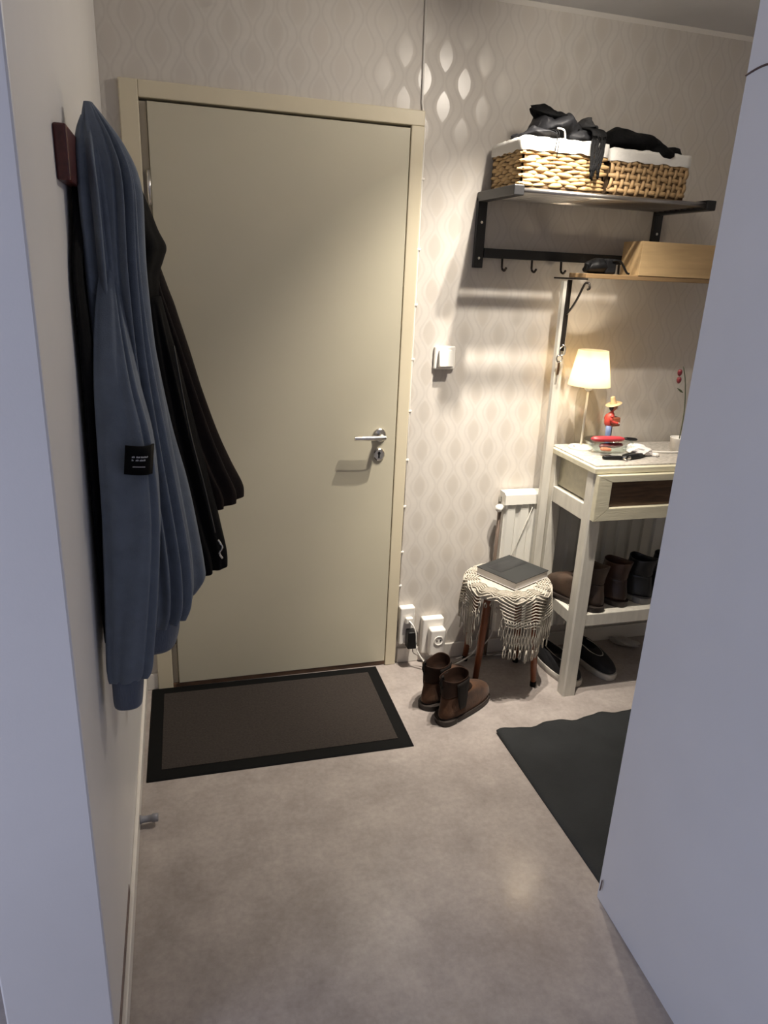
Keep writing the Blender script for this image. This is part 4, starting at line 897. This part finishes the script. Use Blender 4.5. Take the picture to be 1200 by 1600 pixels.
rg = bmesh.new(); NX, NY = 40, 40; G = []
for j in range(NY + 1):
    row = []
    for i in range(NX + 1):
        u, v = i / NX, j / NY
        x = 1.062 + u * 0.70; y = 1.285 + v * 0.705 + 0.022 * u * v
        edge = max(0, (v - 0.85) / 0.15)
        y += edge * (0.006 * math.sin(u * 22) + 0.003 * math.sin(u * 51))
        z = 0.006 + edge * 0.004 * (1 + math.sin(u * 22 + 1)) + 0.0008 * math.sin(u * 9 + v * 7)
        row.append((x, y, z))
    G.append(row)
vt = [[rg.verts.new(p) for p in r] for r in G]; vb = [[rg.verts.new((p[0], p[1], max(0.0, p[2] - 0.006))) for p in r] for r in G]
for j in range(NY):
    for i in range(NX):
        rg.faces.new((vt[j][i], vt[j][i + 1], vt[j + 1][i + 1], vt[j + 1][i])); rg.faces.new((vb[j][i], vb[j + 1][i], vb[j + 1][i + 1], vb[j][i + 1]))
for i in range(NX):
    rg.faces.new((vt[0][i], vb[0][i], vb[0][i + 1], vt[0][i + 1])); rg.faces.new((vt[NY][i], vt[NY][i + 1], vb[NY][i + 1], vb[NY][i]))
for j in range(NY):
    rg.faces.new((vt[j][0], vt[j + 1][0], vb[j + 1][0], vb[j][0])); rg.faces.new((vt[j][NX], vb[j][NX], vb[j + 1][NX], vt[j + 1][NX]))
tag(obj('rug', rg, mat('charcoal_rug', (0.013, 0.0145, 0.0155, 1), 0.9, var=0.25, scale=6, bump=0.4, bscale=300), None, True), 'charcoal rug with a wavy far edge on the floor before the table', 'rug')

# door stop at the left wall
ds = tag(obj('door_stop', lathe([(0.0, 0.0)][:0] + [(0.013, 0.0), (0.013, 0.005), (0.010, 0.006), (0.010, 0.034), (0.0125, 0.035), (0.0125, 0.050), (0.010, 0.052)], 18), mat('grey_rubber', (0.22, 0.22, 0.24, 1), 0.5), None, True), 'small grey rubber door stop on the left baseboard', 'door stop')
ds.location = (LX + 0.011, 1.80, 0.026); ds.rotation_euler = (0, PI / 2, 0)

# ------------------------------------------------------------------ coat rack and garments
cw = mat('dark_red_wood', (0.075, 0.014, 0.010, 1), 0.35, var=0.3, scale=8, stretch=(8, 1, 8))
ck = thing('coat_rack', 'dark red wooden coat rack board on the left wall', 'coat rack', (LX, 1.42, 1.71))
obj('board', mbox(0.0, 0.022, 0.0, 0.78, 0.0, 0.088, bev=0.004), cw, ck)
for y in (0.16, 0.33, 0.50, 0.67):
    bm = bmesh.new(); tube(bm, spline([(0.020, y, 0.030), (0.040, y, 0.022), (0.058, y, 0.035), (0.064, y, 0.060)], 5), 0.005, 8); obj('hook', bm, dark_iron, ck, True)
    bm = bmesh.new(); tube(bm, spline([(0.020, y, 0.045), (0.035, y, 0.055), (0.045, y, 0.085), (0.048, y, 0.10)], 5), 0.005, 8); obj('hook', bm, dark_iron, ck, True)

def interp(rings, n):
    out = []
    m = len(rings) - 1
    for k in range(n + 1):
        t = k / n * m; i = min(int(t), m - 1); f = t - i
        def cr(j):
            p0 = rings[max(i - 1, 0)][j]; p1 = rings[i][j]; p2 = rings[i + 1][j]; p3 = rings[min(i + 2, m)][j]
            return 0.5 * (2 * p1 + (p2 - p0) * f + (2 * p0 - 5 * p1 + 4 * p2 - p3) * f * f + (3 * p1 - p0 - 3 * p2 + p3) * f ** 3)
        out.append([cr(j) for j in range(5)])
    return out
def garment(name, parent, m, rings, folds=(), n=40, N=64, sq=0.75, wall=True, openb=True, slant=0.0, creases=()):
    """rings (z, x_left, x_right, y_centre, half_depth); folds (waves, amplitude, phase, drift per metre)"""
    bm = bmesh.new(); R = []
    ztop = rings[0][0]
    for z, xl, xr, yc, hd_ in interp(rings, n):
        cx, rx = (xl + xr) / 2, max(0.004, (xr - xl) / 2); ring = []
        for i in range(N):
            a = 2 * PI * i / N; c, s = math.cos(a), math.sin(a)
            k = 1.0
            ramp = min(1.0, (ztop - z) / 0.15)
            off = sum(am * ramp * math.sin(wv_ * a + ph + dr_ * (ztop - z)) for wv_, am, ph, dr_ in folds)
            tt = (ztop - z) / (ztop - rings[-1][0])
            for a0, a1, dep, wid in creases:
                ca_ = math.radians(a0 + (a1 - a0) * tt); da = (a - ca_ + PI) % (2 * PI) - PI
                off += dep * ramp * (0.45 * math.exp(-((da - 1.9 * math.radians(wid)) / math.radians(wid)) ** 2) - math.exp(-(da / math.radians(wid)) ** 2))
            x = cx + (rx + off) * (abs(c) ** sq) * (1 if c > 0 else -1); y = yc + (hd_ + off) * (abs(s) ** sq) * (1 if s > 0 else -1)
            if wall: x = max(x, LX + 0.004)
            ring.append((x, y, z + slant * (x - cx)))
        R.append(ring)
    if openb:
        last = R[-1]; cx = sum(p[0] for p in last) / N; cy = sum(p[1] for p in last) / N
        R.append([(cx + (p[0] - cx) * 0.9, cy + (p[1] - cy) * 0.9, p[2] + 0.003) for p in last])
        R.append([(cx + (p[0] - cx) * 0.82, cy + (p[1] - cy) * 0.82, p[2] + 0.05) for p in last])
    loft(bm, R)
    return obj(name, bm, m, parent, True)
blue = mat('slate_blue_sweat', (0.125, 0.150, 0.185, 1), 0.9, var=0.10, scale=25, bump=0.25, bscale=500, sheen=0.15)
blue_rib = mat('slate_blue_rib', (0.100, 0.120, 0.160, 1), 0.9, var=0.06, scale=30, bump=0.5, bscale=200, stretch=(3, 3, 0.2), sheen=0.15)
sw_ = thing('sweatshirt', 'slate blue sweatshirt hanging on the coat rack with a black sleeve patch', 'sweatshirt', (0, 0, 0))
garment('body', sw_, blue, [(1.862, -0.144, -0.128, 1.60, 0.012), (1.835, -0.150, -0.108, 1.60, 0.030), (1.79, -0.156, -0.080, 1.60, 0.05), (1.725, -0.157, -0.062, 1.60, 0.07), (1.57, -0.157, -0.062, 1.60, 0.085), (1.40, -0.157, -0.052, 1.60, 0.10), (1.25, -0.157, -0.034, 1.61, 0.11), (1.10, -0.157, -0.014, 1.62, 0.12), (0.95, -0.157, 0.004, 1.62, 0.12), (0.84, -0.157, 0.004, 1.62, 0.11), (0.79, -0.15, -0.012, 1.62, 0.10)],
        folds=((5, 0.004, 0.5, 2.0), (9, 0.002, 1.5, -3.0), (3, 0.004, 2.0, 1.0)), n=70, N=160, creases=((236, 262, 0.026, 7), (288, 276, 0.014, 5), (310, 298, 0.020, 6), (332, 322, 0.014, 5), (350, 344, 0.012, 6)))
garment('hem_band', sw_, blue_rib, [(0.800, -0.145, -0.022, 1.62, 0.092), (0.775, -0.143, -0.022, 1.62, 0.09), (0.75, -0.143, -0.024, 1.62, 0.09), (0.722, -0.142, -0.032, 1.62, 0.088)], n=8)
garment('hood', sw_, blue, [(1.838, -0.150, -0.132, 1.590, 0.010), (1.81, -0.160, -0.124, 1.580, 0.022), (1.77, -0.165, -0.118, 1.566, 0.034), (1.70, -0.164, -0.112, 1.556, 0.042), (1.60, -0.163, -0.108, 1.552, 0.046), (1.50, -0.161, -0.106, 1.550, 0.048), (1.38, -0.158, -0.108, 1.552, 0.046), (1.20, -0.155, -0.115, 1.570, 0.035)], folds=((3, 0.003, 0.8, 2.0),), n=40, N=96, creases=((268, 256, 0.024, 11), (318, 300, 0.012, 9)))
garment('sleeve', sw_, blue, [(1.60, -0.128, -0.108, 1.545, 0.010), (1.53, -0.142, -0.100, 1.525, 0.026), (1.45, -0.150, -0.090, 1.502, 0.040), (1.36, -0.156, -0.076, 1.478, 0.048), (1.25, -0.159, -0.054, 1.455, 0.052), (1.10, -0.160, -0.048, 1.435, 0.054), (0.96, -0.162, -0.060, 1.405, 0.054), (0.85, -0.165, -0.074, 1.385, 0.050), (0.795, -0.166, -0.082, 1.375, 0.048), (0.775, -0.163, -0.092, 1.372, 0.042)],
        folds=((3, 0.003, 0.3, 3.0), (5, 0.002, 1.0, -4.0)), n=60, N=128, creases=((215, 205, 0.012, 7), (325, 318, 0.008, 7), (300, 250, 0.004, 10)))
garment('cuff', sw_, blue_rib, [(0.782, -0.161, -0.096, 1.372, 0.040), (0.755, -0.160, -0.098, 1.370, 0.038), (0.725, -0.160, -0.101, 1.368, 0.036), (0.712, -0.159, -0.103, 1.368, 0.035)], n=8)
garment('sleeve', sw_, blue, [(1.55, -0.11, -0.065, 1.71, 0.04), (1.373, -0.10, -0.048, 1.735, 0.05), (1.20, -0.085, -0.022, 1.745, 0.055), (1.061, -0.065, 0.008, 1.75, 0.055), (0.92, -0.050, 0.030, 1.75, 0.05), (0.84, -0.045, 0.040, 1.75, 0.046), (0.80, -0.042, 0.040, 1.75, 0.042), (0.765, -0.040, 0.015, 1.75, 0.036)], folds=((4, 0.005, 0.6, 3.0),), n=40, slant=0.35)
# sleeve patch, bent round the sleeve
pt = bmesh.new(); g = []
for j in range(5):
    row = []
    for i in range(9):
        u = i / 8.0; v = j / 4.0
        x = -0.101 + u * 0.050 - 0.006 * v ; z = 1.256 - v * 0.056 - u * 0.007
        cx, rx, hd_ = -0.105, 0.0535, 0.0555
        c = min(0.985, max(-0.985, (x - cx) / rx)); c = math.copysign(abs(c) ** (1 / 0.75), c)
        y = 1.4475 - hd_ * (math.sqrt(1 - c * c) ** 0.75) - 0.0065
        row.append(pt.verts.new((x, y, z)))
    g.append(row)
for j in range(4):
    for i in range(8): pt.faces.new((g[j][i], g[j][i + 1], g[j + 1][i + 1], g[j + 1][i]))
patch_rows = [[tuple(v.co) for v in r] for r in g]
po = obj('sleeve_patch', pt, mat('black_patch', (0.002, 0.002, 0.0022, 1), 0.7, spec=0.1), sw_, True); so = po.modifiers.new('t', 'SOLIDIFY'); so.thickness = 0.003; so.offset = 0
shade(po, 'black rectangular patch with tiny white lettering')
def patch_pt(u, v, lift=0.0034):
    i = min(int(u * 8), 7); j = min(int(v * 4), 3); fu = u * 8 - i; fv = v * 4 - j
    P = [Vector(patch_rows[a][b_]) for a, b_ in ((j, i), (j, i + 1), (j + 1, i), (j + 1, i + 1))]
    p = (P[0] * (1 - fu) + P[1] * fu) * (1 - fv) + (P[2] * (1 - fu) + P[3] * fu) * fv
    return p + Vector((0, -lift, 0))
bm = bmesh.new()
def bar(u0, u1, v0, v1):
    q = [patch_pt(u0, v0), patch_pt(u1, v0), patch_pt(u1, v1), patch_pt(u0, v1)]
    a = [bm.verts.new(p) for p in q]; b_ = [bm.verts.new(p + Vector((0, 0.0012, 0))) for p in q]
    bm.faces.new(a); bm.faces.new(b_[::-1])
    for i in range(4): bm.faces.new((a[i], b_[i], b_[(i + 1) % 4], a[(i + 1) % 4]))
for row, words in ((0.34, ((0.26, 3), (0.42, 4), (0.58, 7))), (0.45, ((0.26, 2), (0.40, 3), (0.54, 6)))):
    for u, nl in words:
        for k in range(nl):
            hgt = 0.055 if (k * 7 + nl) % 3 else 0.04
            bar(u + k * 0.036, u + k * 0.036 + 0.022, row + 0.055 - hgt, row + 0.055)
            if k % 2 == 0: bar(u + k * 0.036, u + k * 0.036 + 0.034, row + 0.02, row + 0.032)
bar(0.30, 0.75, 0.70, 0.722)
obj('lettering', bm, mat('white_print', (0.45, 0.45, 0.46, 1), 0.6), po)

# black jacket flat against the wall
black_cloth = mat('black_cloth', (0.0035, 0.0032, 0.0034, 1), 0.85, spec=0.15, var=0.2, scale=20, bump=0.2, bscale=260)
bj = thing('black_jacket', 'black jacket hanging flat against the wall beneath the blue sweatshirt', 'jacket', (0, 0, 0))
garment('body', bj, black_cloth, [(1.72, -0.174, -0.158, 1.60, 0.06), (1.64, -0.175, -0.156, 1.60, 0.10), (1.55, -0.176, -0.158, 1.575, 0.13), (1.40, -0.176, -0.150, 1.57, 0.14), (1.10, -0.176, -0.152, 1.56, 0.15), (0.90, -0.176, -0.158, 1.56, 0.15), (0.82, -0.176, -0.160, 1.56, 0.14)], folds=((6, 0.003, 0, 2),), n=24)
brown_cloth = mat('dark_brown_cloth', (0.009, 0.006, 0.005, 1), 0.8, spec=0.2, col2=(0.018, 0.011, 0.008, 1), scale=10, bump=0.3, bscale=200)
dj = thing('brown_jacket', 'dark brown jacket with a black collar hanging on the rack nearest the door', 'jacket', (0, 0, 0))
garment('collar', dj, black_cloth, [(1.80, -0.125, -0.085, 1.88, 0.015), (1.77, -0.145, -0.070, 1.88, 0.04), (1.70, -0.150, -0.045, 1.89, 0.07), (1.655, -0.150, -0.030, 1.89, 0.08), (1.62, -0.150, -0.014, 1.89, 0.085), (1.59, -0.150, -0.022, 1.89, 0.085), (1.55, -0.150, -0.034, 1.89, 0.08), (1.48, -0.150, -0.030, 1.89, 0.08)], folds=((5, 0.004, 0.4, 4),), n=36)
garment('body', dj, brown_cloth, [(1.62, -0.150, -0.045, 1.92, 0.06), (1.50, -0.150, -0.020, 1.92, 0.09), (1.36, -0.145, 0.020, 1.93, 0.105), (1.25, -0.14, 0.050, 1.94, 0.11), (1.14, -0.13, 0.084, 1.95, 0.115), (1.05, -0.12, 0.118, 1.95, 0.12), (0.98, -0.11, 0.148, 1.95, 0.12), (0.945, -0.11, 0.150, 1.95, 0.12)], folds=((4, 0.007, 1.0, 2.0), (7, 0.005, 0.3, -3.0)), n=60, N=140, slant=0.22, creases=((272, 290, 0.022, 8), (322, 312, 0.012, 6), (345, 338, 0.022, 7)))
garment('sleeve', dj, black_cloth, [(1.50, -0.11, -0.028, 1.835, 0.04), (1.36, -0.10, -0.004, 1.835, 0.055), (1.20, -0.09, 0.028, 1.84, 0.06), (1.05, -0.075, 0.062, 1.845, 0.06), (0.92, -0.05, 0.090, 1.85, 0.058), (0.84, -0.02, 0.104, 1.85, 0.055), (0.795, -0.01, 0.104, 1.85, 0.05)], folds=((4, 0.005, 0.2, 3.0), (6, 0.003, 1.2, -4.0)), n=44, N=110, slant=0.2, creases=((300, 292, 0.012, 8), (255, 262, 0.010, 8)))
bm = bmesh.new(); tube(bm, spline([(-0.005, 1.776, 1.40), (0.022, 1.776, 1.20), (0.052, 1.782, 1.05), (0.075, 1.787, 0.92)], 8), 0.0022, 6); shade(obj('zip', bm, mat('dull_zip', (0.06, 0.058, 0.055, 1), 0.4, metal=0.7), dj, True), 'dull metal zip line')
bm = bmesh.new(); tube(bm, spline([(0.082, 1.788, 0.90), (0.092, 1.782, 0.88), (0.084, 1.782, 0.865), (0.092, 1.784, 0.848)], 5), 0.003, 6); obj('zip_pull', bm, chrome, dj, True)
